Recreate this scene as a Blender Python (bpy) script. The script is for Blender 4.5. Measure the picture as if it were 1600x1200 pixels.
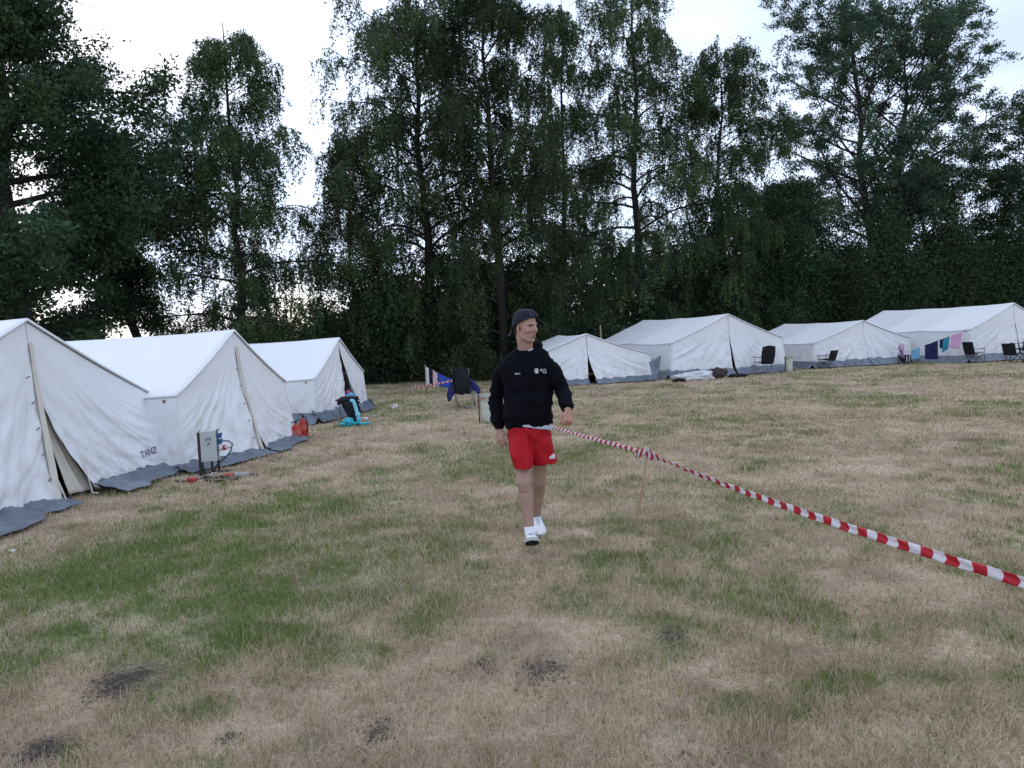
import bpy, bmesh, math, random
import numpy as np
from mathutils import Vector, Matrix, Euler
from mathutils.bvhtree import BVHTree

for o in list(bpy.data.objects):
    bpy.data.objects.remove(o)
scene = bpy.context.scene
COL = scene.collection
PI = math.pi
R = math.radians

# ------------------------------------------------------------------ camera
EYE, PITCH, ROLL, FPX = 1.62, R(3.57), R(2.6), 1155.0
cam_d = bpy.data.cameras.new('camera')
cam_d.sensor_width = 36.0
cam_d.lens = 36.0 * FPX / 1600.0
cam_d.clip_start = 0.05
cam_d.clip_end = 3000
cam = bpy.data.objects.new('camera', cam_d)
COL.objects.link(cam)
_f = Vector((0, math.cos(PITCH), -math.sin(PITCH)))
_r0 = Vector((1, 0, 0))
_u0 = Vector((0, math.sin(PITCH), math.cos(PITCH)))
_r = _r0 * math.cos(ROLL) - _u0 * math.sin(ROLL)
_u = _u0 * math.cos(ROLL) + _r0 * math.sin(ROLL)
M = Matrix((( _r.x, _u.x, -_f.x, 0), (_r.y, _u.y, -_f.y, 0), (_r.z, _u.z, -_f.z, EYE), (0, 0, 0, 1)))
cam.matrix_world = M
scene.camera = cam

# ------------------------------------------------------------------ sky, sun, exposure
SUN_EL, SUN_AZ = R(26), R(-35)          # low evening sun behind the cloud, ahead and to the left
world = bpy.data.worlds.new('World')
scene.world = world
world.use_nodes = True
wn, wl = world.node_tree.nodes, world.node_tree.links
wn.clear()
w_out = wn.new('ShaderNodeOutputWorld')
w_bg = wn.new('ShaderNodeBackground')
w_sky = wn.new('ShaderNodeTexSky')
w_sky.sky_type = 'NISHITA'
w_sky.sun_disc = False
w_sky.sun_elevation = SUN_EL
w_sky.sun_rotation = SUN_AZ
w_tc = wn.new('ShaderNodeTexCoord')
w_map = wn.new('ShaderNodeMapping')
w_map.inputs['Scale'].default_value = (1.2, 1.2, 2.6)
w_no = wn.new('ShaderNodeTexNoise')
w_no.inputs['Scale'].default_value = 1.7
w_no.inputs['Detail'].default_value = 7
w_no.inputs['Roughness'].default_value = 0.52
w_rmp = wn.new('ShaderNodeValToRGB')
w_rmp.color_ramp.elements[0].position = 0.40
w_rmp.color_ramp.elements[0].color = (0.55, 0.55, 0.55, 1)
w_rmp.color_ramp.elements[1].position = 0.54
w_rmp.color_ramp.elements[1].color = (0.97, 0.97, 0.97, 1)
w_mix = wn.new('ShaderNodeMix')
w_mix.data_type = 'RGBA'
w_mix.inputs[7].default_value = (7.9, 9.1, 11.6, 1)      # the bright evening overcast
wl.new(w_tc.outputs['Generated'], w_map.inputs['Vector'])
wl.new(w_map.outputs['Vector'], w_no.inputs['Vector'])
wl.new(w_no.outputs['Fac'], w_rmp.inputs['Fac'])
wl.new(w_rmp.outputs['Color'], w_mix.inputs[0])
wl.new(w_sky.outputs['Color'], w_mix.inputs[6])
wl.new(w_mix.outputs[2], w_bg.inputs['Color'])
w_bg.inputs['Strength'].default_value = 0.125
wl.new(w_bg.outputs['Background'], w_out.inputs['Surface'])

sun_d = bpy.data.lights.new('sun', 'SUN')
sun_d.energy = 0.5
sun_d.angle = R(40)
sun_d.color = (1.0, 0.95, 0.9)
sun = bpy.data.objects.new('sun', sun_d)
COL.objects.link(sun)
_sd = Vector((math.sin(SUN_AZ) * math.cos(R(40)), math.cos(SUN_AZ) * math.cos(R(40)), math.sin(R(40))))
sun.rotation_euler = _sd.to_track_quat('Z', 'Y').to_euler()

scene.view_settings.view_transform = 'Standard'
scene.view_settings.look = 'None'
scene.view_settings.exposure = 0.14
scene.view_settings.gamma = 1.0
scene.view_settings.use_curve_mapping = False
scene.render.engine = 'CYCLES'
scene.cycles.max_bounces = 5
scene.cycles.diffuse_bounces = 3
scene.cycles.transparent_max_bounces = 8

# ------------------------------------------------------------------ helpers
rng = np.random.default_rng(11)

def ray(px, py):
    return _f * FPX + _r * (px - 800.0) + _u * (600.0 - py)

def P(px, py, depth):
    """the world point seen at a place of the photograph, 'depth' metres ahead of the camera"""
    d = ray(px, py)
    return Vector((0, 0, EYE)) + d * (depth / d.y)

def G(px, py):
    """the point of the meadow seen at a place of the photograph"""
    d = ray(px, py)
    return Vector((0, 0, EYE)) + d * (-EYE / d.z)

def vnoise(x, y, seed=0):
    x = np.asarray(x, float); y = np.asarray(y, float)
    xi = np.floor(x).astype(np.int64); yi = np.floor(y).astype(np.int64)
    fx = x - xi; fy = y - yi
    fx = fx * fx * (3 - 2 * fx); fy = fy * fy * (3 - 2 * fy)
    def h(a, b):
        n = (a * 374761393 + b * 668265263 + seed * 1442695041) & 0xffffffff
        n = ((n ^ (n >> 13)) * 1274126177) & 0xffffffff
        return ((n ^ (n >> 16)) & 0xffff) / 65535.0
    a = h(xi, yi); b = h(xi + 1, yi); c = h(xi, yi + 1); d = h(xi + 1, yi + 1)
    return (a * (1 - fx) + b * fx) * (1 - fy) + (c * (1 - fx) + d * fx) * fy

def fbm(x, y, seed=0, octv=4, gain=0.5):
    s = 0; a = 1; t = 0
    for k in range(octv):
        s = s + a * vnoise(x * 2 ** k + 17.3 * k, y * 2 ** k + 9.1 * k, seed + k)
        t += a; a *= gain
    return s / t

def gh(x, y):
    """height of the meadow"""
    return 0.035 * (fbm(np.asarray(x) * 0.45, np.asarray(y) * 0.45, 5, 3) - 0.5) + 0.02 * (fbm(np.asarray(x) * 3.1, np.asarray(y) * 3.1, 9, 2) - 0.5)

def gz(x, y):
    return float(gh(np.array([x]), np.array([y]))[0])

def new_mesh(name, verts, faces, mat=None, smooth=True):
    me = bpy.data.meshes.new(name)
    if isinstance(faces, np.ndarray):
        v = np.asarray(verts, np.float32)
        n, k = faces.shape
        me.vertices.add(len(v)); me.vertices.foreach_set('co', v.ravel())
        me.loops.add(n * k); me.loops.foreach_set('vertex_index', faces.astype(np.int32).ravel())
        me.polygons.add(n)
        me.polygons.foreach_set('loop_start', np.arange(0, n * k, k, dtype=np.int32))
        me.polygons.foreach_set('loop_total', np.full(n, k, np.int32))
        me.update(calc_edges=True)
    else:
        me.from_pydata([tuple(v) for v in verts], [], faces)
    me.validate()
    if mat: me.materials.append(mat)
    if smooth:
        me.polygons.foreach_set('use_smooth', np.ones(len(me.polygons), bool))
    return me

def link(name, me, parent=None, loc=None):
    o = bpy.data.objects.new(name, me)
    COL.objects.link(o)
    if parent: o.parent = parent
    if loc is not None: o.location = loc
    return o

def tag(o, label=None, cat=None, group=None, kind=None):
    if label: o['label'] = label
    if cat: o['category'] = cat
    if group: o['group'] = group
    if kind: o['kind'] = kind
    return o

def thing(name, label, cat, loc=(0, 0, 0), rotz=0.0, group=None):
    o = bpy.data.objects.new(name, None)
    o.empty_display_size = 0.2
    COL.objects.link(o)
    o.location = loc
    o.rotation_euler = (0, 0, rotz)
    return tag(o, label, cat, group)

class MB:
    """collects simple solids into one mesh"""
    def __init__(self, off=(0, 0, 0)):
        self.v = []; self.f = []; self.off = Vector(off)
    def add(self, vs, fs):
        b = len(self.v)
        self.v += [Vector(p) - self.off for p in vs]
        self.f += [tuple(i + b for i in f) for f in fs]
        return self
    def box(self, c, s, rot=None):
        c = Vector(c); m = rot if rot is not None else Matrix.Identity(3)
        vs = [c + m @ Vector((x * s[0] / 2, y * s[1] / 2, z * s[2] / 2)) for x in (-1, 1) for y in (-1, 1) for z in (-1, 1)]
        return self.add(vs, [(0, 1, 3, 2), (4, 6, 7, 5), (0, 4, 5, 1), (2, 3, 7, 6), (0, 2, 6, 4), (1, 5, 7, 3)])
    def tube(self, pts, rad, n=8, caps=True, flat=None):
        pts = [Vector(p) for p in pts]
        if not hasattr(rad, '__len__'): rad = [rad] * len(pts)
        vs = []; fs = []
        prev = None
        for i, p in enumerate(pts):
            t = (pts[min(i + 1, len(pts) - 1)] - pts[max(i - 1, 0)]).normalized()
            if prev is None:
                a = t.cross(Vector((0, 0, 1)))
                if a.length < 0.05: a = t.cross(Vector((1, 0, 0)))
                a.normalize()
            else:
                a = (prev - t * prev.dot(t)).normalized()
            prev = a
            b = t.cross(a)
            for k in range(n):
                w = 2 * PI * k / n
                vs.append(p + (a * math.cos(w) + b * math.sin(w)) * rad[i])
        for i in range(len(pts) - 1):
            for k in range(n):
                k2 = (k + 1) % n
                fs.append((i * n + k, i * n + k2, (i + 1) * n + k2, (i + 1) * n + k))
        if caps:
            fs.append(tuple(range(n - 1, -1, -1)))
            fs.append(tuple((len(pts) - 1) * n + k for k in range(n)))
        return self.add(vs, fs)
    def rings(self, rings, caps=True):
        n = len(rings[0]); vs = [p for r in rings for p in r]; fs = []
        for i in range(len(rings) - 1):
            for k in range(n):
                k2 = (k + 1) % n
                fs.append((i * n + k, i * n + k2, (i + 1) * n + k2, (i + 1) * n + k))
        if caps:
            fs.append(tuple(range(n - 1, -1, -1)))
            fs.append(tuple((len(rings) - 1) * n + k for k in range(n)))
        return self.add(vs, fs)
    def ell(self, c, r, rot=None, n=14, m=9):
        c = Vector(c); q = rot if rot is not None else Matrix.Identity(3)
        rr = []
        for i in range(1, m):
            a = PI * i / m
            rr.append([c + q @ Vector((r[0] * math.sin(a) * math.cos(2 * PI * k / n), r[1] * math.sin(a) * math.sin(2 * PI * k / n), -r[2] * math.cos(a))) for k in range(n)])
        return self.rings(rr)
    def build(self, name, mat, parent=None, smooth=True, loc=None):
        me = new_mesh(name, self.v, self.f, mat, smooth)
        return link(name, me, parent, loc)

def grid_faces(nu, nv):
    i = np.arange(nu - 1)[:, None]; j = np.arange(nv - 1)[None, :]
    a = (i * nv + j).ravel()
    return np.stack([a, a + nv, a + nv + 1, a + 1], 1)

def grid(name, pts, mat, parent=None, thick=0.0, smooth=True):
    """pts: array (nu, nv, 3) -> one sheet, with a real thickness when asked"""
    nu, nv, _ = pts.shape
    me = new_mesh(name, pts.reshape(-1, 3), grid_faces(nu, nv), mat, smooth)
    o = link(name, me, parent)
    if thick:
        md = o.modifiers.new('thickness', 'SOLIDIFY'); md.thickness = thick; md.offset = 0
    return o

def tri(me):
    bm = bmesh.new(); bm.from_mesh(me); bmesh.ops.triangulate(bm, faces=bm.faces[:]); bm.to_mesh(me); bm.free()

def evaluated(o):
    dg = bpy.context.evaluated_depsgraph_get()
    dg.update()
    me = bpy.data.meshes.new_from_object(o.evaluated_get(dg))
    return me

def remeshed(name, mb, mat, parent, voxel=0.008, smooth=4, fn=None):
    """one continuous skin round a set of overlapping solids"""
    me = new_mesh(name, mb.v, mb.f, None, True)
    o = link(name + '_raw', me)
    md = o.modifiers.new('r', 'REMESH'); md.mode = 'VOXEL'; md.voxel_size = voxel; md.use_smooth_shade = True
    if smooth:
        ms = o.modifiers.new('s', 'SMOOTH'); ms.iterations = smooth; ms.factor = 0.5
    m2 = evaluated(o)
    bpy.data.objects.remove(o)
    bpy.data.meshes.remove(me)
    m2.name = name
    m2.materials.clear()
    m2.materials.append(mat)
    m2.polygons.foreach_set('use_smooth', np.ones(len(m2.polygons), bool))
    m2.polygons.foreach_set('material_index', np.zeros(len(m2.polygons), np.int32))
    if fn:
        n = len(m2.vertices)
        co = np.empty(n * 3, np.float32); m2.vertices.foreach_get('co', co); co = co.reshape(-1, 3)
        no = np.empty(n * 3, np.float32); m2.vertices.foreach_get('normal', no); no = no.reshape(-1, 3)
        co2 = fn(co.astype(float), no.astype(float))
        m2.vertices.foreach_set('co', co2.astype(np.float32).ravel()); m2.update()
    return link(name, m2, parent)

def col_attr(me, rgb, name='tint'):
    a = me.attributes.new(name, 'FLOAT_COLOR', 'POINT')
    c = np.ones((len(me.vertices), 4), np.float32); c[:, :3] = rgb
    a.data.foreach_set('color', c.ravel())

# ------------------------------------------------------------------ materials
def mat(name, col, rough=0.8, var=0.0, scale=6.0, bump=0.0, bscale=40.0, metal=0.0, stretch=None, attr=None, spec=0.3, trans=0.0, tcol=None):
    m = bpy.data.materials.new(name); m.use_nodes = True
    n, l = m.node_tree.nodes, m.node_tree.links
    b = n['Principled BSDF']
    b.inputs['Base Color'].default_value = (*col, 1)
    b.inputs['Roughness'].default_value = rough
    b.inputs['Metallic'].default_value = metal
    b.inputs['Specular IOR Level'].default_value = spec
    tc = n.new('ShaderNodeTexCoord')
    mp = n.new('ShaderNodeMapping'); l.new(tc.outputs['Object'], mp.inputs['Vector'])
    if stretch: mp.inputs['Scale'].default_value = stretch
    src = None
    if attr:
        at = n.new('ShaderNodeAttribute'); at.attribute_name = attr
        src = at.outputs['Color']
        l.new(src, b.inputs['Base Color'])
    if var:
        no = n.new('ShaderNodeTexNoise'); no.inputs['Scale'].default_value = scale; no.inputs['Detail'].default_value = 6
        l.new(mp.outputs['Vector'], no.inputs['Vector'])
        mr = n.new('ShaderNodeMapRange'); mr.inputs[1].default_value = 0.25; mr.inputs[2].default_value = 0.75
        mr.inputs[3].default_value = 1 - var; mr.inputs[4].default_value = 1 + var
        l.new(no.outputs['Fac'], mr.inputs[0])
        mx = n.new('ShaderNodeVectorMath'); mx.operation = 'SCALE'
        if src: l.new(src, mx.inputs[0])
        else: mx.inputs[0].default_value = col
        l.new(mr.outputs[0], mx.inputs['Scale'])
        l.new(mx.outputs[0], b.inputs['Base Color'])
    if bump:
        nb = n.new('ShaderNodeTexNoise'); nb.inputs['Scale'].default_value = bscale; nb.inputs['Detail'].default_value = 5
        l.new(mp.outputs['Vector'], nb.inputs['Vector'])
        bp = n.new('ShaderNodeBump'); bp.inputs['Strength'].default_value = bump; bp.inputs['Distance'].default_value = 0.02
        l.new(nb.outputs['Fac'], bp.inputs['Height']); l.new(bp.outputs['Normal'], b.inputs['Normal'])
    if trans:
        tr = n.new('ShaderNodeBsdfTranslucent'); ms = n.new('ShaderNodeMixShader'); ms.inputs[0].default_value = trans
        out = n['Material Output']
        tr.inputs['Color'].default_value = (*(tcol or col), 1)
        if attr: l.new(src, tr.inputs['Color'])
        l.new(b.outputs[0], ms.inputs[1]); l.new(tr.outputs[0], ms.inputs[2]); l.new(ms.outputs[0], out.inputs['Surface'])
    return m

M_canvas = mat('white_canvas', (0.77, 0.775, 0.785), 0.85, 0.05, 1.3, 0.14, 16.0, spec=0.15)
M_roof = mat('roof_canvas', (0.80, 0.805, 0.81), 0.8, 0.03, 1.2, 0.08, 7.0, spec=0.2)
M_lining = mat('cream_lining', (0.62, 0.58, 0.50), 0.9, 0.08, 5.0, 0.2, 14.0, spec=0.1)
M_flap = mat('grey_groundsheet', (0.125, 0.148, 0.185), 0.45, 0.38, 5.0, 0.5, 18.0, spec=0.45)
M_dark = mat('dark_fabric', (0.012, 0.012, 0.016), 0.85, 0.3, 12.0, 0.2, 60.0)
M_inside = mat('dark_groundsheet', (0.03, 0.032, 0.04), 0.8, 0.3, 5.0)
M_pole = mat('galvanised_pole', (0.35, 0.36, 0.37), 0.4, 0.1, 20.0, metal=0.8)
M_rope = mat('pale_cord', (0.62, 0.58, 0.55), 0.9)
M_black = mat('black_plastic', (0.015, 0.015, 0.018), 0.45, spec=0.5)
M_steel = mat('grey_steel_tube', (0.24, 0.25, 0.27), 0.35, metal=0.6)
M_wood = mat('raw_wood', (0.30, 0.19, 0.11), 0.85, 0.2, 30.0, 0.2, 60.0)

def soil_canvas(m):
    """earth splashes and old water stains on the lower cloth"""
    n, l = m.node_tree.nodes, m.node_tree.links
    b = n['Principled BSDF']; src = b.inputs['Base Color'].links[0].from_socket
    tc = n.new('ShaderNodeTexCoord'); sx = n.new('ShaderNodeSeparateXYZ'); l.new(tc.outputs['Object'], sx.inputs[0])
    no = n.new('ShaderNodeTexNoise'); no.inputs['Scale'].default_value = 4.5; no.inputs['Detail'].default_value = 7; no.inputs['Roughness'].default_value = 0.7
    l.new(tc.outputs['Object'], no.inputs['Vector'])
    r1 = n.new('ShaderNodeMapRange'); r1.inputs[1].default_value = 0.42; r1.inputs[2].default_value = 0.72; l.new(no.outputs['Fac'], r1.inputs[0])
    r2 = n.new('ShaderNodeMapRange'); r2.inputs[1].default_value = 0.9; r2.inputs[2].default_value = 0.15; r2.inputs[3].default_value = 0.10; r2.inputs[4].default_value = 0.75; l.new(sx.outputs['Z'], r2.inputs[0])
    mu = n.new('ShaderNodeMath'); mu.operation = 'MULTIPLY'; l.new(r1.outputs[0], mu.inputs[0]); l.new(r2.outputs[0], mu.inputs[1])
    mx = n.new('ShaderNodeMix'); mx.data_type = 'RGBA'; mx.inputs[7].default_value = (0.44, 0.40, 0.33, 1)
    l.new(mu.outputs[0], mx.inputs[0]); l.new(src, mx.inputs[6]); l.new(mx.outputs[2], b.inputs['Base Color'])
soil_canvas(M_canvas)
# ------------------------------------------------------------------ the meadow
def spot(px, py, rx, ry):
    c = G(px, py); e = G(px + rx, py); a = G(px, py - ry); b = G(px, py + ry)
    return (c.x, (a.y + b.y) / 2, (e - c).length, abs(a.y - b.y) / 2)
GREENS = [(s if q[0] < 620 else s * 0.72, *spot(*q)) for s, q in [
    (1.15, (120, 930, 210, 75)), (1.1, (330, 975, 160, 55)), (0.95, (60, 1010, 130, 55)), (0.75, (300, 840, 170, 38)), (0.6, (480, 800, 110, 30)),
    (0.7, (490, 910, 150, 60)), (0.8, (250, 900, 270, 85)), (0.55, (770, 715, 110, 28)), (0.45, (600, 640, 90, 12)), (0.5, (660, 615, 110, 8)), (0.35, (900, 720, 90, 30)),
    (0.35, (720, 905, 90, 40)), (0.3, (660, 970, 70, 40)), (0.55, (920, 948, 60, 22)), (0.5, (1130, 1108, 60, 26)), (0.75, (1363, 1068, 26, 16)), (0.6, (1450, 1062, 60, 22)),
    (0.5, (1590, 1000, 70, 45)), (0.4, (1150, 835, 90, 45)), (0.4, (1080, 780, 90, 40)), (0.45, (590, 1045, 22, 12)), (0.45, (320, 1110, 45, 20)), (0.4, (240, 1095, 60, 40)),
    (0.5, (480, 1165, 35, 25)), (0.35, (1330, 800, 60, 16)), (0.35, (1270, 770, 70, 18)), (0.4, (780, 1020, 50, 18)), (0.35, (1230, 940, 70, 35)), (0.3, (1450, 770, 60, 12)),
    (0.4, (560, 790, 120, 35)), (0.45, (1060, 630, 160, 9)), (0.3, (1300, 620, 120, 9)), (0.45, (880, 760, 60, 25)), (0.4, (1040, 1010, 70, 35))]]
OLIVES = [(s, *spot(*q)) for s, q in [(0.8, (700, 960, 90, 55)), (0.6, (1000, 1045, 80, 40)), (0.5, (860, 1090, 60, 30)), (0.5, (1200, 870, 80, 40)), (0.5, (480, 1040, 45, 25)), (0.6, (1280, 960, 110, 45)), (0.6, (1560, 1130, 60, 60)), (0.5, (930, 880, 90, 30))]]
DIRTS = [(s, *spot(*q)) for s, q in [(1.2, (185, 1068, 46, 26)), (1.1, (842, 1052, 34, 20)), (0.75, (758, 1043, 24, 14)), (0.8, (1050, 996, 24, 13)), (1.0, (62, 1172, 40, 20)), (0.8, (592, 1152, 24, 24)), (0.7, (1495, 650 + 38, 45, 4)), (0.5, (1250, 662, 60, 4)), (0.45, (360, 1155, 18, 9)), (0.5, (725, 640, 26, 6)), (0.4, (1080, 1190, 60, 16))]]

def blobs(lst, x, y, jit):
    r = np.zeros_like(x)
    for s, cx, cy, rx, ry in lst:
        d = np.sqrt(((x - cx) / rx) ** 2 + ((y - cy) / ry) ** 2)
        r = np.maximum(r, s * np.clip((1.45 - d + jit * 0.8) / 1.25, 0, 1))
    return r

def turf(x, y):
    """dry / green / earth shares of the turf at a place of the meadow"""
    n1 = fbm(x * 0.9, y * 0.9, 21, 5, 0.6); n2 = fbm(x * 3.7, y * 3.7, 33, 4, 0.6); n3 = fbm(x * 0.28, y * 0.28, 41, 3)
    jit = (n2 - 0.5) * 1.5 + (n1 - 0.5) * 0.9
    g = blobs(GREENS, x, y, jit)
    g = np.maximum(g, np.clip((0.55 * n1 + 0.45 * n2 - 0.53) * 4.5, 0, 0.36))
    g = g * np.clip(0.55 + 1.5 * (n2 - 0.28), 0.25, 1.2)
    ol = np.maximum(blobs(OLIVES, x, y, jit), np.clip((n1 * 0.6 + n3 * 0.4 - 0.5) * 4, 0, 0.6)) * np.clip(0.5 + 1.6 * (n2 - 0.3), 0.2, 1.2)
    e = blobs(DIRTS, x, y, (n2 - 0.5) * 2.6 + (fbm(x * 14, y * 14, 61, 3) - 0.5) * 1.6) * np.clip(0.65 + 2.2 * (n2 - 0.35), 0.3, 1.0)
    e = np.maximum(e, np.clip((0.30 - n2) * 3.0, 0, 0.35))
    return np.clip(g, 0, 1), np.clip(ol, 0, 1), np.clip(e, 0, 1), n1, n2

DRY_A, DRY_B = np.array([0.585, 0.475, 0.355]), np.array([0.365, 0.28, 0.195])
GREEN, OLIVE, EARTH = np.array([0.145, 0.19, 0.066]), np.array([0.29, 0.245, 0.105]), np.array([0.095, 0.075, 0.064])

def turf_colour(x, y):
    g, ol, e, n1, n2 = turf(x, y)
    k = np.clip((fbm(x * 2.3, y * 2.3, 55, 5, 0.72) - 0.33) * 3.0, 0, 1)[:, None]
    c = DRY_B * (1 - k) + DRY_A * k
    c = c * (1 - ol[:, None] * 0.75) + OLIVE * ol[:, None] * 0.75
    c = c * (1 - g[:, None]) + GREEN * g[:, None]
    c = c * (1 - e[:, None]) + EARTH * e[:, None]
    return c

def polar_sheet():
    r = np.concatenate([[0.0], np.geomspace(0.6, 45, 330), np.geomspace(47, 900, 40)])
    fine = np.linspace(R(90 - 60), R(90 + 60), 320)
    coarse = np.linspace(R(90 + 60), R(450 - 60), 50)[1:-1]
    th = np.concatenate([fine, coarse])
    rr, tt = np.meshgrid(r, th, indexing='ij')
    return rr * np.cos(tt), rr * np.sin(tt)
gx, gy = polar_sheet()
nr_, nt_ = gx.shape
gzv = gh(gx.ravel(), gy.ravel())
tc_ = turf_colour(gx.ravel(), gy.ravel())
i = np.arange(nr_ - 1)[:, None]; j = np.arange(nt_)[None, :]; j2 = (j + 1) % nt_
fa = np.stack([(i * nt_ + j).ravel(), ((i + 1) * nt_ + j).ravel(), ((i + 1) * nt_ + j2).ravel(), (i * nt_ + j2).ravel()], 1)
fa = fa[nt_:]
_v = np.stack([gx.ravel(), gy.ravel(), gzv], 1)
M_turf = mat('dry_turf', (0.3, 0.22, 0.15), 0.95, attr='tint', spec=0.05)
def turf_nodes():
    n, l = M_turf.node_tree.nodes, M_turf.node_tree.links
    b = n['Principled BSDF']
    at = [x for x in n if x.type == 'ATTRIBUTE'][0]
    geo = n.new('ShaderNodeNewGeometry')
    prev = at.outputs['Color']
    for sc, det, lo, hi, st in ((38.0, 6, 0.62, 1.36, (1, 1, 1)), (9.0, 5, 0.78, 1.2, (1, 1, 1)), (150.0, 3, 0.7, 1.28, (1, 0.5, 1))):
        mp = n.new('ShaderNodeMapping'); mp.inputs['Scale'].default_value = st
        no = n.new('ShaderNodeTexNoise'); no.inputs['Scale'].default_value = sc; no.inputs['Detail'].default_value = det; no.inputs['Roughness'].default_value = 0.7
        l.new(geo.outputs['Position'], mp.inputs['Vector']); l.new(mp.outputs['Vector'], no.inputs['Vector'])
        mr = n.new('ShaderNodeMapRange'); mr.inputs[1].default_value = 0.3; mr.inputs[2].default_value = 0.7; mr.inputs[3].default_value = lo; mr.inputs[4].default_value = hi
        l.new(no.outputs['Fac'], mr.inputs[0])
        vm = n.new('ShaderNodeVectorMath'); vm.operation = 'SCALE'
        l.new(prev, vm.inputs[0]); l.new(mr.outputs[0], vm.inputs['Scale']); prev = vm.outputs[0]
    l.new(prev, b.inputs['Base Color'])
    nb = n.new('ShaderNodeTexNoise'); nb.inputs['Scale'].default_value = 55; nb.inputs['Detail'].default_value = 6; nb.inputs['Roughness'].default_value = 0.75
    l.new(geo.outputs['Position'], nb.inputs['Vector'])
    bp = n.new('ShaderNodeBump'); bp.inputs['Strength'].default_value = 0.7; bp.inputs['Distance'].default_value = 0.03
    l.new(nb.outputs['Fac'], bp.inputs['Height']); l.new(bp.outputs['Normal'], b.inputs['Normal'])
turf_nodes()
gme = new_mesh('meadow', _v, fa, M_turf)
gme.flip_normals() if gme.polygons[0].normal.z < 0 else None
col_attr(gme, tc_)
tag(link('meadow', gme), 'dry trodden meadow with green and bare patches', None, None, 'structure')

# blades of grass: hair curves, real strands standing and lying on the sheet
def blades(n, rmin, rmax, power, seed):
    q = np.random.default_rng(seed)
    u = q.random(n)
    r = (rmin ** power + u * (rmax ** power - rmin ** power)) ** (1 / power)
    t = R(90) + (q.random(n) - 0.5) * R(118)
    return r * np.cos(t), r * np.sin(t), r, q
def make_grass(name, n, rmin, rmax, power, seed, label, tufts=0):
    if tufts:
        q = np.random.default_rng(seed)
        cx, cy, cr, _ = blades(tufts, rmin, rmax, power, seed + 1)
        per = n // tufts
        sz = 0.03 + 0.06 * q.random(tufts)
        x = np.repeat(cx, per) + q.normal(size=tufts * per) * np.repeat(sz, per)
        y = np.repeat(cy, per) + q.normal(size=tufts * per) * np.repeat(sz, per)
        r = np.hypot(x, y); n = len(x)
    else:
        x, y, r, q = blades(n, rmin, rmax, power, seed)
    g, ol, e, n1, n2 = turf(x, y)
    keep = (q.random(n) > e * 0.93) & (q.random(n) < np.clip(0.5 + 2.2 * (fbm(x * 5.5, y * 5.5, 71, 3) - 0.28), 0.35, 1))
    x, y, r, g, ol, n1, n2 = (a[keep] for a in (x, y, r, g, ol, n1, n2)); n = len(x)
    green = q.random(n) < np.clip(g * 0.85 + 0.05 + 0.25 * ol, 0, 0.75)
    base = turf_colour(x, y)
    az = q.random(n) * 2 * PI
    lean = np.where(green, R(50) + q.random(n) * R(38), R(2) + q.random(n) ** 3.0 * R(55))
    tall = q.random(n) < (0.55 if tufts else 0.04)
    lean = np.where(tall, R(45) + q.random(n) * R(40), lean)
    ln = np.where(green, 0.014 + 0.028 * q.random(n), 0.022 + 0.042 * q.random(n)) * (0.7 + 0.9 * n1)
    ln = np.where(tall, ln * 1.25, ln) * np.clip(1 + (r - 8) * 0.02, 1, 1.25)
    dx, dy, dz = np.cos(az) * np.cos(lean), np.sin(az) * np.cos(lean), np.sin(lean)
    z0 = gh(x, y) - 0.004
    K = 4
    pts = np.zeros((n, K, 3))
    bend = (q.random(n) - 0.3) * 0.7
    side = (q.random(n) - 0.5) * 0.5
    for k in range(K):
        s = k / (K - 1)
        pts[:, k, 0] = x + ln * (dx * s - dy * side * s * s)
        pts[:, k, 1] = y + ln * (dy * s + dx * side * s * s)
        pts[:, k, 2] = z0 + ln * np.maximum(dz * s - bend * s * s * (0.4 + 0.5 * np.cos(lean)), 0.03 * s) + 0.008 * s
    rad = np.maximum(0.0007 + 0.0005 * q.random(n), r * 0.00027)
    radk = np.stack([rad, rad, rad * 0.8, rad * 0.25], 1)
    straw = np.array([0.76, 0.63, 0.47]) * (0.62 + 0.62 * q.random(n))[:, None]
    brown = np.array([0.40, 0.295, 0.19]) * (0.6 + 0.7 * q.random(n))[:, None]
    pick = (q.random(n) < 0.62)[:, None]
    dry = np.where(pick, straw, brown)
    dry = 0.42 * dry + 0.62 * base
    grn = np.array([0.155, 0.215, 0.066]) * (0.65 + 0.75 * q.random(n))[:, None] * np.array([1, 1, 1]) + np.array([0.07, 0.05, 0.015]) * (q.random(n) * (1 - 0.7 * g))[:, None]
    c = np.where(green[:, None], grn, dry)
    hc = bpy.data.hair_curves.new(name)
    hc.add_curves([K] * n)
    hc.points.foreach_set('position', pts.astype(np.float32).ravel())
    ra = hc.attributes.get('radius') or hc.attributes.new('radius', 'FLOAT', 'POINT')
    ra.data.foreach_set('value', radk.astype(np.float32).ravel())
    ca = hc.attributes.new('tint', 'FLOAT_COLOR', 'CURVE')
    cc = np.ones((n, 4), np.float32); cc[:, :3] = c
    ca.data.foreach_set('color', cc.ravel())
    hc.materials.append(M_blade)
    return tag(link(name, hc), label, None, None, 'stuff')

M_blade = mat('grass_blade', (0.3, 0.25, 0.15), 0.8, attr='tint', spec=0.12, trans=0.25)
make_grass("grass", 1150000, 1.9, 35.0, 0.12, 3, 'short dry and green grass of the meadow')
make_grass('grass_tufts', 90000, 2.0, 16.0, 0.5, 13, 'small tufts of longer grass in the meadow', 1300)

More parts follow.
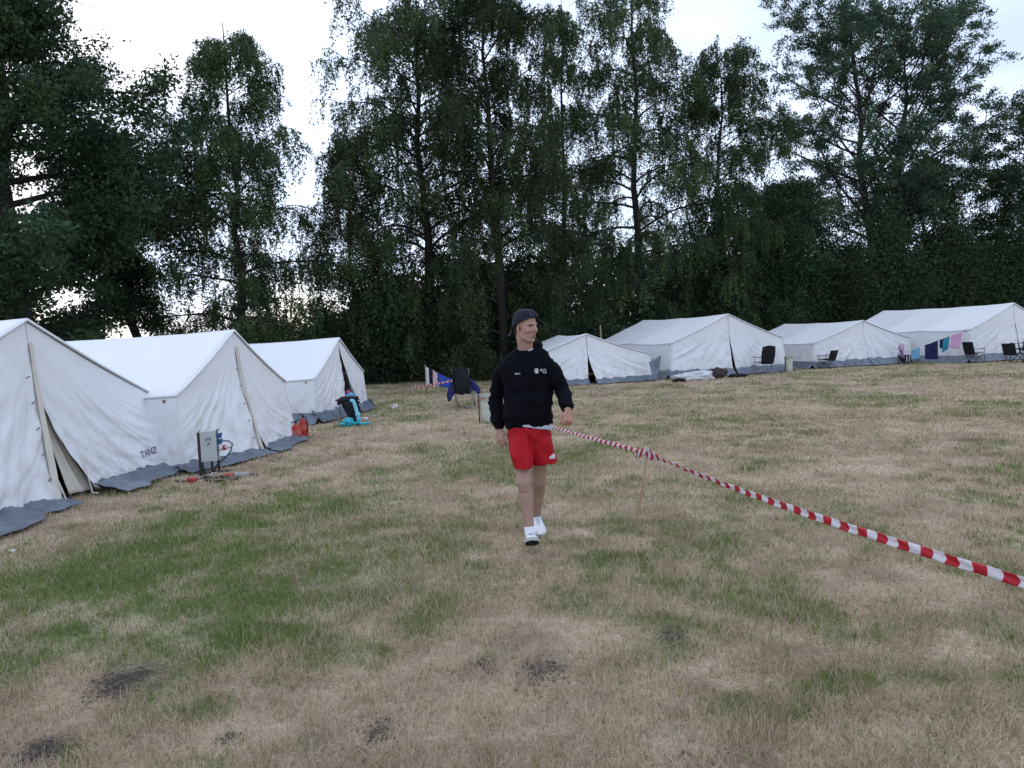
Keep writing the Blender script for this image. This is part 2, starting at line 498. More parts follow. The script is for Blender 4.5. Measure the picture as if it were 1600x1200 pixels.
def crumbs():
    """loose soil in the bare spots"""
    q = np.random.default_rng(5)
    base = np.array([(1, 0, 0), (-1, 0, 0), (0, 1, 0), (0, -1, 0), (0, 0, 1), (0, 0, -1)], float)
    tris = np.array([(0, 2, 4), (2, 1, 4), (1, 3, 4), (3, 0, 4), (2, 0, 5), (1, 2, 5), (3, 1, 5), (0, 3, 5)])
    vs = []; fs = []; k = 0
    for st, cx, cy, rx, ry in DIRTS:
        if cy > 6: continue
        m = int(200 * st)
        x = cx + q.normal(size=m) * rx * 0.55; y = cy + q.normal(size=m) * ry * 0.55
        sz = 0.003 + 0.010 * q.random(m) ** 3
        z = gh(x, y)
        for i in range(m):
            w = base * (0.6 + 0.7 * q.random((6, 1))) * sz[i] + np.array([x[i], y[i], z[i] + sz[i] * 0.3])
            vs.append(w); fs.append(tris + k); k += 6
    o = link('soil', new_mesh('soil', np.concatenate(vs), np.concatenate(fs), mat('crumbly_soil', (0.125, 0.10, 0.086), 0.95, 0.4, 60.0), False))
    tag(o, 'loose dark soil crumbs in the bare spots of the meadow', None, None, 'stuff')
crumbs()
# ------------------------------------------------------------------ trees
M_bark = mat('dark_bark', (0.036, 0.031, 0.028), 0.95, 0.35, 7.0, 0.8, 18.0, stretch=(1, 1, 0.25))
M_birch = mat('birch_bark', (0.13, 0.12, 0.11), 0.9, 0.6, 3.5, 0.6, 9.0, stretch=(1, 1, 3.0))
M_leaf = mat('tree_leaf', (0.05, 0.08, 0.03), 0.7, attr='tint', spec=0.14, trans=0.22)

LEAF_MULT = 1.5
def leaf_mesh(name, pos, size, tint, q, droop=0.0, parent=None, off=None):
    n = len(pos)
    a = q.normal(size=(n, 3)); a /= np.linalg.norm(a, axis=1)[:, None]
    if droop:
        a[:, 2] -= droop; a /= np.linalg.norm(a, axis=1)[:, None]
    b = q.normal(size=(n, 3)); b -= a * (a * b).sum(1)[:, None]; b /= np.linalg.norm(b, axis=1)[:, None]
    L = (size * (0.6 + 0.8 * q.random(n)))[:, None]; W = L * 0.30
    if off is not None: pos = pos - np.array(off)
    v = np.stack([pos - a * L * 0.45 + b * W, pos + a * L * 0.55, pos - a * L * 0.45 - b * W], 1)
    me = new_mesh(name, v.reshape(-1, 3), np.arange(n * 3).reshape(n, 3), M_leaf, False)
    col_attr(me, np.repeat(tint, 3, axis=0))
    return link(name, me, parent)

def curve_pts(p0, d0, length, k, bend, q, wob=0.1):
    """polyline from p0, direction d0, 'bend' added to the direction per step"""
    pts = [np.array(p0)]; d = np.array(d0, float)
    for i in range(k):
        d = d + np.array(bend) / k + q.normal(size=3) * wob
        d /= np.linalg.norm(d)
        pts.append(pts[-1] + d * length / k)
    return np.array(pts)

def make_tree(name, label, base, height, radius, prof, seed, style='birch', start=0.12, nprim=46, nleaf=60000, lean=(0, 0), trunk_r=0.2, tone=(0.045, 0.062, 0.024),
              bark=None, size=0.092, stems=1, azw=None, group='trees along the edge of the meadow', up=None, thin=1.0):
    q = np.random.default_rng(seed)
    bx, by = base
    root = thing(name, label, 'tree', (bx, by, 0), 0, group)
    wood = MB()
    twig_s = []; twig_d = []; twig_l = []
    sec_pts = []
    for st in range(stems):
        sh = height * (1 - 0.06 * st)
        b0 = np.array([0.55 * st - 0.27 * (stems - 1), 0.3 * st, -0.15])
        K = 9
        tp = [b0]
        dx, dy = lean
        spread = (st - (stems - 1) / 2) * 0.16
        for i in range(1, K + 1):
            t = i / K
            tp.append(b0 + np.array([dx * t + spread * t * sh + q.normal() * 0.10, dy * t + q.normal() * 0.10, sh * t + 0.15]))
        tp = np.array(tp)
        tr = [trunk_r * (1 - 0.93 * (i / K) ** 0.85) * (1.25 if i == 0 else 1) for i in range(K + 1)]
        wood.tube(tp, tr, 9)
        npr = nprim // stems
        for b in range(npr):
            u = (b + q.random()) / npr
            t = start + (0.97 - start) * u
            f = t * K; i0 = min(int(f), K - 1)
            p0 = tp[i0] * (1 - (f - i0)) + tp[i0 + 1] * (f - i0)
            az = b * 2.39996 + q.normal() * 0.4
            rad = radius * prof(t) * (0.62 + 0.55 * q.random())
            if azw: rad *= azw(az, t)
            if rad < 0.15: continue
            if style == 'birch':
                el = R(50) - R(28) * q.random() + R(15) * (t - 0.5); bend = (0, 0, -0.75 - 0.5 * q.random())
            elif style == 'ash':
                el = R(52) - R(30) * q.random(); bend = (0, 0, 0.05)
            else:
                el = R(28) - R(34) * q.random() * (1 - t); bend = (0, 0, 0.1 * q.normal())
            d0 = (math.cos(az) * math.cos(el), math.sin(az) * math.cos(el), math.sin(el))
            ln = rad / max(0.45, math.cos(el)) * 1.0
            pp = curve_pts(p0, d0, ln, 6, bend, q, 0.07)
            r0 = max(0.012, trunk_r * 0.36 * (1 - t * 0.75) * min(1, ln / 3))
            wood.tube(pp, [r0 * (1 - 0.85 * k / 6) for k in range(7)], 5, caps=False)
            ns = int(7 + ln * 2.0)
            for s in range(ns):
                v = 0.22 + 0.78 * (s + q.random()) / ns
                f2 = v * 6; j0 = min(int(f2), 5)
                s0 = pp[j0] * (1 - (f2 - j0)) + pp[j0 + 1] * (f2 - j0)
                ax = pp[j0 + 1] - pp[j0]; ax /= np.linalg.norm(ax)
                sd = q.normal(size=3); sd -= ax * sd.dot(ax); sd /= np.linalg.norm(sd)
                d = ax * 0.55 + sd * 0.8
                if style == 'birch': d[2] = d[2] * 0.6 + 0.1
                if style == 'oak': d[2] *= 0.6
                d /= np.linalg.norm(d)
                sl = min(0.55 + 0.26 * ln, 1.5) * (0.55 + 0.75 * q.random()) * (1.15 - 0.45 * v)
                sp = curve_pts(s0, d, sl, 3, (0, 0, -0.9 if style == 'birch' else (0.05 if style == 'ash' else 0.0)), q, 0.12)
                wood.tube(sp, [r0 * 0.32 + 0.004, r0 * 0.22 + 0.003, 0.005, 0.003], 3, caps=False)
                sec_pts.append(sp)
    sec = np.array(sec_pts)                                   # (n, 4, 3)
    wood.build('trunk', bark or M_bark, root)
    # the leafy twigs along the last branches; a clump keeps its own tone
    n = len(sec); per = max(3, int(round(nleaf / n)))
    per = int(per * LEAF_MULT)
    w = q.random((n, per)) ** 0.75 * 3
    j0 = np.minimum(w.astype(int), 2); fr = (w - j0)[..., None]
    ii = np.arange(n)[:, None]
    pos = sec[ii, j0] * (1 - fr) + sec[ii, j0 + 1] * fr
    if style == 'birch':
        ntw = max(3, per // 17)
        tw = q.integers(0, ntw, size=(n, per))
        ux = q.random((n, ntw)) * 3
        ju = np.minimum(ux.astype(int), 2); fu = (ux - ju)[..., None]
        st_ = sec[np.arange(n)[:, None], ju] * (1 - fu) + sec[np.arange(n)[:, None], ju + 1] * fu
        hang = (0.3 + 1.1 * q.random((n, ntw)) ** 1.3)
        out = q.normal(size=(n, ntw, 2)) * 0.16
        k = q.random((n, per))
        st_ = st_[ii, tw]; hg = hang[ii, tw]; ot = out[ii, tw]
        pos = st_.copy()
        pos[..., 0] += ot[..., 0] * np.sqrt(k); pos[..., 1] += ot[..., 1] * np.sqrt(k); pos[..., 2] -= hg * k
        pos += q.normal(size=pos.shape) * 0.042
    elif style == 'ash':
        w = (0.25 + 0.75 * q.random((n, per)) ** 0.6) * 3; j0 = np.minimum(w.astype(int), 2); fr = (w - j0)[..., None]
        pos = sec[ii, j0] * (1 - fr) + sec[ii, j0 + 1] * fr + q.normal(size=pos.shape) * np.array([0.15, 0.15, 0.10])
    else:
        pos = pos + q.normal(size=pos.shape) * np.array([0.24, 0.24, 0.15])
    ct = 0.72 + 0.6 * q.random(n)
    hue = q.normal(size=n) * 0.07
    tint = np.array(tone)[None, None, :] * ct[:, None, None] * (0.75 + 0.5 * q.random((n, per)))[..., None]
    tint = tint * np.stack([1 + hue, np.ones(n), 1 - hue], 1)[:, None, :]
    keep = (q.random((n, per)) < thin) & (q.random(n)[:, None] < 0.93)
    leaf_mesh('crown', pos[keep], size, tint[keep], q, 0.7 if style == 'birch' else 0.1, root)
    return root

def bush(name, label, c, r, nleaf, seed, tone, cat='bush', group='undergrowth bushes along the wood edge', size=0.11):
    q = np.random.default_rng(seed)
    root = thing(name, label, cat, (c[0], c[1], 0), 0, group)
    wood = MB(); pos = []
    nb = 34
    for b in range(nb):
        az = q.random() * 2 * PI; el = R(15) + R(75) * q.random() ** 0.8
        d = np.array([math.cos(az) * math.cos(el), math.sin(az) * math.cos(el), math.sin(el)])
        tip = d * np.array(r) * (0.65 + 0.45 * q.random())
        p0 = np.array([q.normal() * 0.2 * r[0], q.normal() * 0.2 * r[1], 0.0])
        mid = p0 * 0.5 + tip * 0.5 + q.normal(size=3) * 0.15 + np.array([0, 0, 0.15])
        wood.tube([p0, mid, tip], [0.03, 0.018, 0.006], 4, caps=False)
        m = nleaf // nb
        k = 0.15 + 0.9 * q.random(m) ** 0.7
        pp = p0 * ((1 - k) ** 2)[:, None] + mid * (2 * k * (1 - k))[:, None] + tip * (k * k)[:, None]
        pp = pp + q.normal(size=(m, 3)) * (0.10 + 0.20 * np.array(r))[None, :] * 0.62
        pos.append((pp, np.full(m, 0.7 + 0.6 * q.random())))
    wood.build('stem', M_bark, root)
    p = np.concatenate([a for a, _ in pos]); t = np.concatenate([b for _, b in pos])
    p[:, 2] = np.abs(p[:, 2]) * 1.0 + 0.02
    tint = np.array(tone)[None] * (t * (0.7 + 0.6 * q.random(len(p))))[:, None]
    leaf_mesh('foliage', p, size, tint, q, 0.1, root)
    return root

def col_x(px, depth):
    return ((px - 800) / FPX * depth, depth)

def pf_birch(t):      # crown radius by height
    return max(0.05, min(1.0, 0.62 + 1.0 * t if t < 0.35 else 1.0 - ((t - 0.35) / 0.65) ** 1.6 * 0.86))
def pf_col(t):
    return max(0.06, 0.9 if t < 0.6 else 0.9 - ((t - 0.6) / 0.4) ** 1.8 * 0.78)
def pf_ash(t):
    return 0.25 + 0.75 * math.sin(PI * min(1, max(0, (t - 0.1) / 0.95)) ** 1.2) if t < 0.97 else 0.25
def pf_oak(t):
    return max(0.12, 1.0 - 0.62 * t ** 1.6)

birch_t = (0.072, 0.110, 0.049)
dark_t = (0.044, 0.077, 0.037)
ash_t = (0.064, 0.108, 0.064)
make_tree('oak_tree', 'huge dark broadleaf tree behind the nearest tent, spreading over the left edge', col_x(40, 21.5), 15.5, 7.2, pf_oak, 3, 'oak', 0.10, 64, 125000, trunk_r=0.42, tone=dark_t, size=0.125,
          azw=lambda az, t: (lambda c, f: (1 - c) * 0.85 + c * f)(max(0, math.cos(az)) ** 0.6, float(np.interp(t, [0, .3, .45, .55, .64, .8, 1], [.55, .52, .66, .80, .46, .20, .15]))))
make_tree('oak_tree', 'lower dark tree in the gap between the huge tree and the lone birch', col_x(215, 27), 9.2, 2.7, lambda t: 0.9 if t > .55 else 0.3, 4, 'oak', 0.30, 36, 34000, trunk_r=0.22, tone=dark_t, size=0.11)
make_tree('birch_tree', 'lone slender birch with weeping twigs behind the second white tent', col_x(384, 28), 13.6, 2.9, pf_birch, 5, 'birch', 0.10, 52, 82000, trunk_r=0.22, tone=birch_t, bark=M_bark, lean=(0.1, 0))
make_tree('birch_tree', 'tall loose birch with pale twigs, left of the centre clump', col_x(672, 31), 17.2, 4.4, lambda t: pf_birch(t) * 1.0, 16, 'birch', 0.07, 66, 105000, trunk_r=0.26, tone=birch_t, bark=M_bark, lean=(0.2, 0))
make_tree('birch_tree', 'dense tall birch in the middle of the centre clump', col_x(785, 30), 16.6, 3.6, pf_birch, 27, 'birch', 0.07, 62, 110000, trunk_r=0.25, tone=(0.046, 0.064, 0.030), bark=M_bark)
make_tree('birch_tree', 'tall birch with a straight dark trunk above the small tent behind the man', col_x(1003, 34.5), 18.8, 3.5, pf_birch, 38, 'birch', 0.12, 56, 84000, trunk_r=0.25, tone=birch_t, bark=M_bark, lean=(0.15, 0))
make_tree('birch_tree', 'narrow slanting birch between two fuller birches of the centre clump', col_x(895, 34), 16.6, 2.6, pf_birch, 47, 'birch', 0.10, 46, 60000, trunk_r=0.18, tone=birch_t, bark=M_bark)
make_tree('birch_tree', 'shorter olive green tree with a ragged top at the right end of the birches', col_x(1135, 35), 14.8, 3.3, pf_birch, 52, 'birch', 0.06, 56, 92000, trunk_r=0.2, tone=(0.052, 0.082, 0.034), bark=M_bark)
make_tree('ash_tree', 'big airy two-trunked tree with feathery leaves over the right hand tents', col_x(1385, 39), 17.7, 5.7, pf_ash, 68, 'ash', 0.30, 60, 98000, trunk_r=0.33, tone=ash_t, size=0.115, stems=2)
make_tree('ash_tree', 'dark spreading tree with low boughs behind the rightmost tent', col_x(1625, 40), 11.5, 4.8, pf_ash, 74, 'ash', 0.15, 46, 60000, trunk_r=0.26, tone=dark_t, size=0.115)
make_tree('oak_tree', 'dark round tree filling the gap between olive tree and airy tree', col_x(1232, 37.5), 8.6, 3.4, pf_col, 83, 'oak', 0.08, 44, 60000, trunk_r=0.2, tone=dark_t, size=0.115)
make_tree('birch_tree', 'small weeping birch leaning at the left flank of the centre clump', col_x(560, 31), 10.6, 2.4, pf_birch, 91, 'birch', 0.06, 44, 46000, trunk_r=0.14, tone=(0.05, 0.07, 0.03), bark=M_bark)
make_tree('oak_tree', 'dark round tree under the two-trunked tree, behind the washing line tent', col_x(1450, 41), 9.6, 4.2, pf_col, 95, 'oak', 0.06, 42, 52000, trunk_r=0.2, tone=dark_t, size=0.12)

bl = [('low dark bush behind the third white tent', 470, 29.5, (1.5, 1.3, 1.7), dark_t), ('broad dark bush beside the flags', 590, 30.0, (2.3, 1.6, 4.2), dark_t),
      ('dense bush behind the hanging blue cloth', 690, 30.5, (2.2, 1.5, 3.6), dark_t), ('pale leaved bush behind the folding chair', 745, 29.0, (1.2, 1.0, 1.0), (0.085, 0.10, 0.05)),
      ('bush behind the head of the man', 820, 31, (2.2, 1.6, 4.4), dark_t), ('dark hedge bush behind the small tent', 930, 32, (2.2, 1.6, 1.9), dark_t),
      ('tall hedge bush left of the big middle tent', 1035, 34.5, (2.4, 1.6, 2.8), dark_t), ('tall hedge bush behind the big middle tent', 1125, 34.2, (2.4, 1.7, 5.8), (0.045, 0.066, 0.028)),
      ('hedge bush between two right hand tents', 1215, 35.5, (2.6, 1.7, 6.4), dark_t), ('hedge bush behind the third tent of the right row', 1305, 36.5, (2.6, 1.8, 6.2), (0.042, 0.064, 0.03)),
      ('hedge bush left of the rightmost tent', 1395, 37.0, (2.6, 1.8, 6.6), dark_t), ('hedge bush behind the washing line', 1490, 37.5, (2.8, 1.8, 6.2), (0.042, 0.064, 0.03)),
      ('hedge bush at the right edge', 1590, 37.5, (3.0, 1.9, 6.0), dark_t), ('dark bush at the foot of the huge tree', 90, 25, (3.0, 2.0, 2.6), dark_t), ('pale bush seen through the gap beside the lone birch', 285, 36, (2.0, 1.5, 2.4), (0.06, 0.085, 0.04)),
      ('dark bush right of the lone birch', 515, 37, (2.4, 1.6, 3.2), (0.05, 0.075, 0.036)), ('dark bush straight behind the lone birch', 425, 37.5, (2.4, 1.6, 3.0), (0.045, 0.07, 0.034))]
for k, (lb, px, d, r, tn) in enumerate(bl):
    bush('bush', lb, col_x(px, d), r, 30000 if r[2] > 3 else 18000, 200 + k, tn, size=0.13)

# the wood behind, one mass of leaves
def wood_mass():
    q = np.random.default_rng(77)
    n = 90000
    x = q.uniform(-9, 48, n); y = 45 + 5 * q.random(n) + 0.05 * x
    top = 4.2 + 3.8 * fbm(x * 0.35, x * 0 + 3, 3, 4) + np.where(x < -4, -1.5, 0)
    z = top * q.random(n) ** 0.8
    tint = np.array(dark_t)[None] * (0.6 + 0.7 * fbm(x * 1.3, z * 1.3, 8, 3))[:, None] * (0.8 + 0.4 * q.random(n))[:, None]
    o = leaf_mesh('woodland', np.stack([x, y, z], 1), np.full(n, 0.30), tint, q, 0.1)
    tag(o, 'dark undergrowth of the wood behind the trees', None, None, 'stuff')
wood_mass()
# ------------------------------------------------------------------ tents
M_brass = mat('brown_leather', (0.22, 0.17, 0.12), 0.7)
def wrinkle(s, t, seed, amp=0.02):
    """folds that run from the peak and from the corners of a hung cloth"""
    a = np.arctan2(s + 0.02, t + 0.05)
    w1 = fbm(a * 9 + seed, t * 1.3 + seed, seed, 4, 0.55) - 0.5
    w2 = fbm((s * 0.8 + t * 0.6) * 5 + seed, (t - s) * 1.2, seed + 7, 3, 0.5) - 0.5
    w3 = fbm(s * 12, t * 4, seed + 3, 3) - 0.5
    swag = t - 0.62 * np.sqrt(np.clip(s, 0, 2)) + 0.10 * (fbm(s * 2 + seed, t * 2, seed + 13, 2) - 0.5)
    w4 = np.abs(fbm(swag * 8 + seed * 1.7, s * 1.0 + seed, seed + 17, 2, 0.4) - 0.5) * 2
    w5 = np.abs(fbm(a * 13 + seed, t * 0.9, seed + 19, 2, 0.4) - 0.5) * 2
    return amp * (1.3 * w1 * np.clip(t * 2, 0, 1) + 0.7 * w2 + 0.35 * w3 + 0.55 * (w4 - 0.3) * np.clip(t * 1.6, 0, 1) + 0.40 * (w5 - 0.3) * np.clip(t * 2, 0, 1))

def make_tent(label, front, ang, hw, L, h, e, npan, seed, group, flare=(0.22, 0.22), out=0.28, gap=(0.02, 0.06), slit=0.35, flapw=0.32, zb=0.16,
              back_drop=0.0, corner_out=0.0, lining=None, slit_pow=1.35, detail=1.0, bulge=0.0):
    """local frame: x to the left of someone facing the gable, y out of the gable, z up; the tent runs along -y"""
    root = thing('ridge_tent', label, 'tent', (front[0], front[1], 0), ang + PI, group)
    q = np.random.default_rng(seed)
    nu, nv = int(46 * detail), int(44 * detail)
    hb = h - back_drop
    # roof panels
    for side in (-1, 1):
        for k in range(npan):
            y0, y1 = -L * k / npan + (0.05 if k == 0 else 0.015), -L * (k + 1) / npan - 0.015
            u = np.linspace(0, 1, 22)[:, None]; v = np.linspace(0, 1, 20)[None, :]
            y = y0 + (y1 - y0) * u + 0 * v
            ridge = h + (hb - h) * np.clip(-y / L, 0, 1) - 0.045 * np.sin(PI * np.clip(-y / L, 0, 1)) + 0.012 * (fbm(y * 0.9, y * 0, seed + 2, 2) - 0.5)
            sag = 0.05 * np.sin(PI * np.clip(u, 0, 1))
            ee = e - 0.03
            x = side * (hw + 0.025) * v + 0 * u
            z = ridge - sag * (1 - v) * 0.35 - (ridge - ee) * v - 0.055 * np.sin(PI * v) * (0.5 + 0.5 * np.sin(PI * u)) - 0.05 * v * np.sin(PI * u)
            z = z + 0.012 * (fbm(u * 5 + seed, v * 3 + k, seed + k, 3) - 0.5) + 0.004 * (k % 2) - (0.004 * (u ** 6))
            z = z + 0.012
            grid('roof_panel', np.stack([x, y, z], -1), M_roof, root, 0.006)
        # eave hem and hanging side wall
        fl = flare[1] if side < 0 else flare[0]
        u = np.linspace(0, 1, int(70 * detail))[:, None]; v = np.linspace(0, 1, 26)[None, :]
        y = -L * u + 0 * v
        fold = 0.018 * (fbm(u * L * 4.2 + 3 * side, v * 0.6, seed + 11, 3) - 0.5) + 0.03 * (fbm(u * L * 1.2, v * 1.1 + 2, seed + 12, 3) - 0.5)
        endf = np.clip(u * L * 5, 0.0, 1)
        x = side * (hw + fl * v + fold * (0.3 + v) * 1.8 * endf + 0.002)
        y = y + (out * 0.3 * v ** 1.5 + 0.03 + corner_out * v ** 1.2) * (1 - u) ** 30
        z = (e - 0.022 - 0.05 * np.sin(PI * np.mod(u * npan, 1.0))) * (1 - v) + (zb + 0.03 * (fbm(u * L * 1.5, u * 0, seed + 4, 2) - 0.5)) * v
        grid('side_wall', np.stack([x + 0 * u, y, z + 0 * u], -1), M_canvas, root, 0.004)
        # grey sod cloth of that side
        v = np.linspace(0, 1, 9)[None, :]
        wv = fbm(u * L * 2.4, v * 1.2, seed + 20 + side, 3) - 0.5
        yy_ = -L * u + (0.16 + corner_out) * (1 - u) ** 40
        x = side * (hw + fl - 0.02 + (0.10 + flapw * 0.7 * (0.6 + 0.8 * fbm(u * L * 0.9, u * 0, seed + 5, 2))) * v ** 0.8)
        z = (zb + 0.05) * (1 - v) ** 1.4 + 0.03 * wv * (1 - v * 0.5) + 0.024
        grid('sod_cloth', np.stack([x + 0 * u, yy_ + 0 * v, z + 0 * u], -1), M_flap, root, 0.004)
    # gable halves of the front
    for side in (-1, 1):
        fl = flare[1] if side < 0 else flare[0]
        gp = gap[1] if side < 0 else gap[0]
        s = np.linspace(0, 1, nu)[:, None]; t = np.linspace(0, 1, nv)[None, :]
        tx = s * hw; tz = (h - 0.02) - (h - e) * s - 0.035 * np.sin(PI * s)
        inner = gp * np.clip((t - slit) / (1 - slit), 0, 1) ** slit_pow + 0.004
        bx = s * (hw + fl)
        x = tx * (1 - t) + bx * t
        # hang like a curtain: the cloth drops inside the rake, then runs out at the hem
        x = x + (inner * (1 - s) ** 2)
        zbot = zb + 0.035 * (fbm(s * 5 + side, s * 0 + seed, seed + 31, 2) - 0.5) + 0.02 * (1 - s)
        z = tz * (1 - t) + zbot * t - 0.05 * np.sin(PI * t) * np.sin(PI * s)
        y = out * t ** 1.5 * (1 - 0.7 * s) + corner_out * s * t ** 1.2 + 0.02 + bulge * np.sin(PI * t) * np.sin(PI * s)
        y = y + wrinkle(s * 1.3, t, seed + 50 + 9 * side, 0.075) * (0.12 + 0.88 * np.clip(t * 2.2, 0, 1)) * np.clip((1 - s) * 7, 0.0, 1) * (1 - 0.75 * np.clip((s - 0.5) * 4, 0, 1) * np.clip((t - 0.45) * 4, 0, 1))
        y = y + 0.05 * np.clip((t - slit), 0, 1) * np.clip(1 - s * 5, 0, 1)
        grid('gable_cloth', np.stack([side * x, y, z], -1), M_canvas, root, 0.004)
        # rolled hem along the rake
        mb = MB()
        mb.tube([(side * hw * k / 10, 0.045, (h - 0.002) - (h - e) * k / 10 - 0.030 * math.sin(PI * k / 10)) for k in range(11)], 0.014, 6)
        mb.build('rake_hem', M_roof, root)
        # sod cloth of the gable
        s = np.linspace(0, 1, int(60 * detail))[:, None]; v = np.linspace(0, 1, 11)[None, :]
        s0 = gp / hw * 0.8
        ss = s0 + (1.05 - s0) * s
        yb = out * (1 - 0.7 * ss) + corner_out * ss
        wv = fbm(ss * 13 + side * 3 + v, v * 3.2 + ss * 2, seed + 60 + side, 4, 0.6) - 0.5
        width = (0.12 + flapw * (0.25 + 1.5 * fbm(ss * 4.3, ss * 0 + 4 * side, seed + 61, 3, 0.5))) * (1 - 0.35 * ss)
        x = (hw + fl) * ss + 0.04 * v * side * 0 + 0.02 * wv
        y = yb - 0.03 + width * v ** 0.85
        z = (zb + 0.06) * (1 - v) ** 1.3 + 0.11 * wv * (1.1 - v) + 0.040
        grid('sod_cloth', np.stack([side * x, y, z], -1), M_flap, root, 0.005)
        if lining:
            t = np.linspace(0, 1, 44)[:, None]; w = np.linspace(0, 1, 16)[None, :]
            tt = 0.10 + 0.90 * t
            inn = gp * np.clip((tt - slit) / (1 - slit), 0, 1) ** slit_pow + 0.004
            if side > 0:      # turned back edge of the door: a cream band along the left cloth
                x = inn - 0.012 + (0.02 + lining[0] * t ** 0.8) * w
                y = out * tt ** 1.5 + 0.05 + 0.03 * np.sin(PI * w) + 0.05 * np.clip(tt - slit, 0, 1) + 0.02 * (fbm(t * 5, w * 2, seed + 71, 2) - 0.5)
            else:             # inner leaf of the door, hanging behind the right cloth
                xi = lining[1] * tt ** 1.4
                x = xi + (inn + 0.12 - xi) * w + 0.02 * (fbm(t * 4, w * 3, seed + 73, 3) - 0.5)
                y = out * tt ** 1.5 - 0.035 + 0.06 * (fbm(w * 5 + t, t * 1.2, seed + 74, 3) - 0.5) * t
            zt = (h - 0.06) * (1 - tt) + (zb + 0.03 - 0.03 * w) * tt
            grid('door_flap', np.stack([side * x + 0 * w, y + 0 * w, zt + 0 * w], -1), M_lining, root, 0.004)
    # back gable, pole and dark floor inside
    bk = [(-hw, -L, zb), (hw, -L, zb), (hw, -L, e), (0, -L, hb), (-hw, -L, e)]
    link('back_gable', new_mesh('back_gable', bk, [(0, 1, 2, 3, 4)], M_canvas, False), root)
    MB().tube([(0, -0.06, 0.0), (0, -0.06, h - 0.03)], 0.02, 8).build('tent_pole', M_pole, root)
    MB().tube([(0, -L + 0.06, 0.0), (0, -L + 0.06, hb - 0.03)], 0.02, 8).build('tent_pole', M_pole, root)
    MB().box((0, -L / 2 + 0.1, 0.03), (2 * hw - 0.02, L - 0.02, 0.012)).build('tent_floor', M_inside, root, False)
    # toggles down the door and eyelets at the eave corners
    for k in range(5):
        t = 0.30 + 0.14 * k
        MB().tube([(0.13, out * t ** 1.5 + 0.085, (h - 0.02) * (1 - t) + zb * t), (0.16, out * t ** 1.5 + 0.075, (h - 0.02) * (1 - t) + zb * t - 0.02)], 0.008, 5).build('toggle', M_brass, root)
    for side in (-1, 1):
        MB().tube([(side * (hw + 0.012), -0.16, e - 0.085), (side * (hw + 0.030), -0.16, e - 0.085)], 0.022, 10).build('eyelet', M_brass, root)
    # pegs at the hem
    for k in range(3):
        for side in (-1, 1):
            xx = side * (hw * (0.3 + 0.3 * k)); yy = out * 0.7 + 0.12 + flapw * 0.4
            MB().tube([(xx, yy, -0.03), (xx + 0.01, yy - 0.03, 0.05), (xx + 0.012, yy, 0.06)], 0.006, 5).build('peg', M_steel, root)
    return root

GL, GR = 'white ridge tents in the left hand row', 'white ridge tents in the right hand row'
# left hand row: gables face the meadow (towards +x)
def frame_from(c, left, right):
    """gable of a tent from its base centre and the direction of its base line (left -> right of the viewer)"""
    d = Vector((right[0] - left[0], right[1] - left[1]))
    return math.atan2(d.y, d.x)
T1 = make_tent('nearest white tent, door slit ajar, purple stencilled mark, cut by the left edge', (-5.29, 8.10), R(84), 2.36, 5.6, 2.06, 1.02, 2, 3, GL, flare=(0.25, 0.40), out=0.24, gap=(0.07, 0.56), slit=0.18, flapw=0.30, zb=0.05, lining=(0.09, 0.22), slit_pow=2.2, corner_out=0.36, bulge=0.05, detail=1.7)
T2 = make_tent('second white tent, behind the grey power box, with a narrow dark door slit', (-4.24, 11.33), R(77), 1.40, 6.5, 1.93, 1.06, 2, 8, GL, flare=(0.14, 0.16), out=0.34, gap=(0.02, 0.14), slit=0.40, flapw=0.24, zb=0.04, lining=(0.02, 0.02), detail=1.6)
T3 = make_tent('third white tent, half open door with turquoise pipe and basins in front', (-3.95, 17.0), R(80), 1.40, 5.2, 1.80, 0.96, 2, 14, GL, flare=(0.12, 0.10), out=0.12, gap=(0.05, 0.55), slit=0.10, flapw=0.25, zb=0.17)
# right hand row: gables face the camera, turned a little to the right
T4 = make_tent('small low white tent directly behind the man, dark slit in its gable', (2.48, 24.1), R(8), 2.1, 4.6, 1.64, 0.90, 1, 21, GR, flare=(0.10, 0.12), out=0.3, gap=(0.06, 0.20), slit=0.42, flapw=0.25, zb=0.12, detail=0.8)
T5 = make_tent('big white tent in the middle, white sack and brown bag at its door', (7.45, 25.3), R(17), 2.15, 6.2, 2.10, 1.22, 2, 26, GR, flare=(0.14, 0.16), out=0.22, gap=(0.03, 0.10), slit=0.35, flapw=0.25, zb=0.22, detail=0.8)
T6 = make_tent('smaller white tent with black slim chair in front, third of its row', (13.05, 27.4), R(14), 2.05, 4.8, 1.68, 0.95, 2, 33, GR, flare=(0.10, 0.10), out=0.2, gap=(0.02, 0.04), slit=0.6, flapw=0.25, zb=0.2, detail=0.8)
T7 = make_tent('long white tent with three roof panels beside the washing line, rightmost', (18.35, 27.0), R(22), 2.25, 5.6, 2.06, 1.20, 3, 39, GR, flare=(0.14, 0.14), out=0.2, gap=(0.04, 0.10), slit=0.3, flapw=0.25, zb=0.2, detail=0.8)

def text_mesh(s, size, mat_, name, ext=0.0006):
    c = bpy.data.curves.new(name, 'FONT'); c.body = s; c.size = size; c.align_x = 'CENTER'; c.align_y = 'CENTER'; c.extrude = ext
    o = bpy.data.objects.new(name, c); COL.objects.link(o)
    me = evaluated(o); bpy.data.objects.remove(o); bpy.data.curves.remove(c)
    me.name = name; me.materials.clear(); me.materials.append(mat_)
    return me

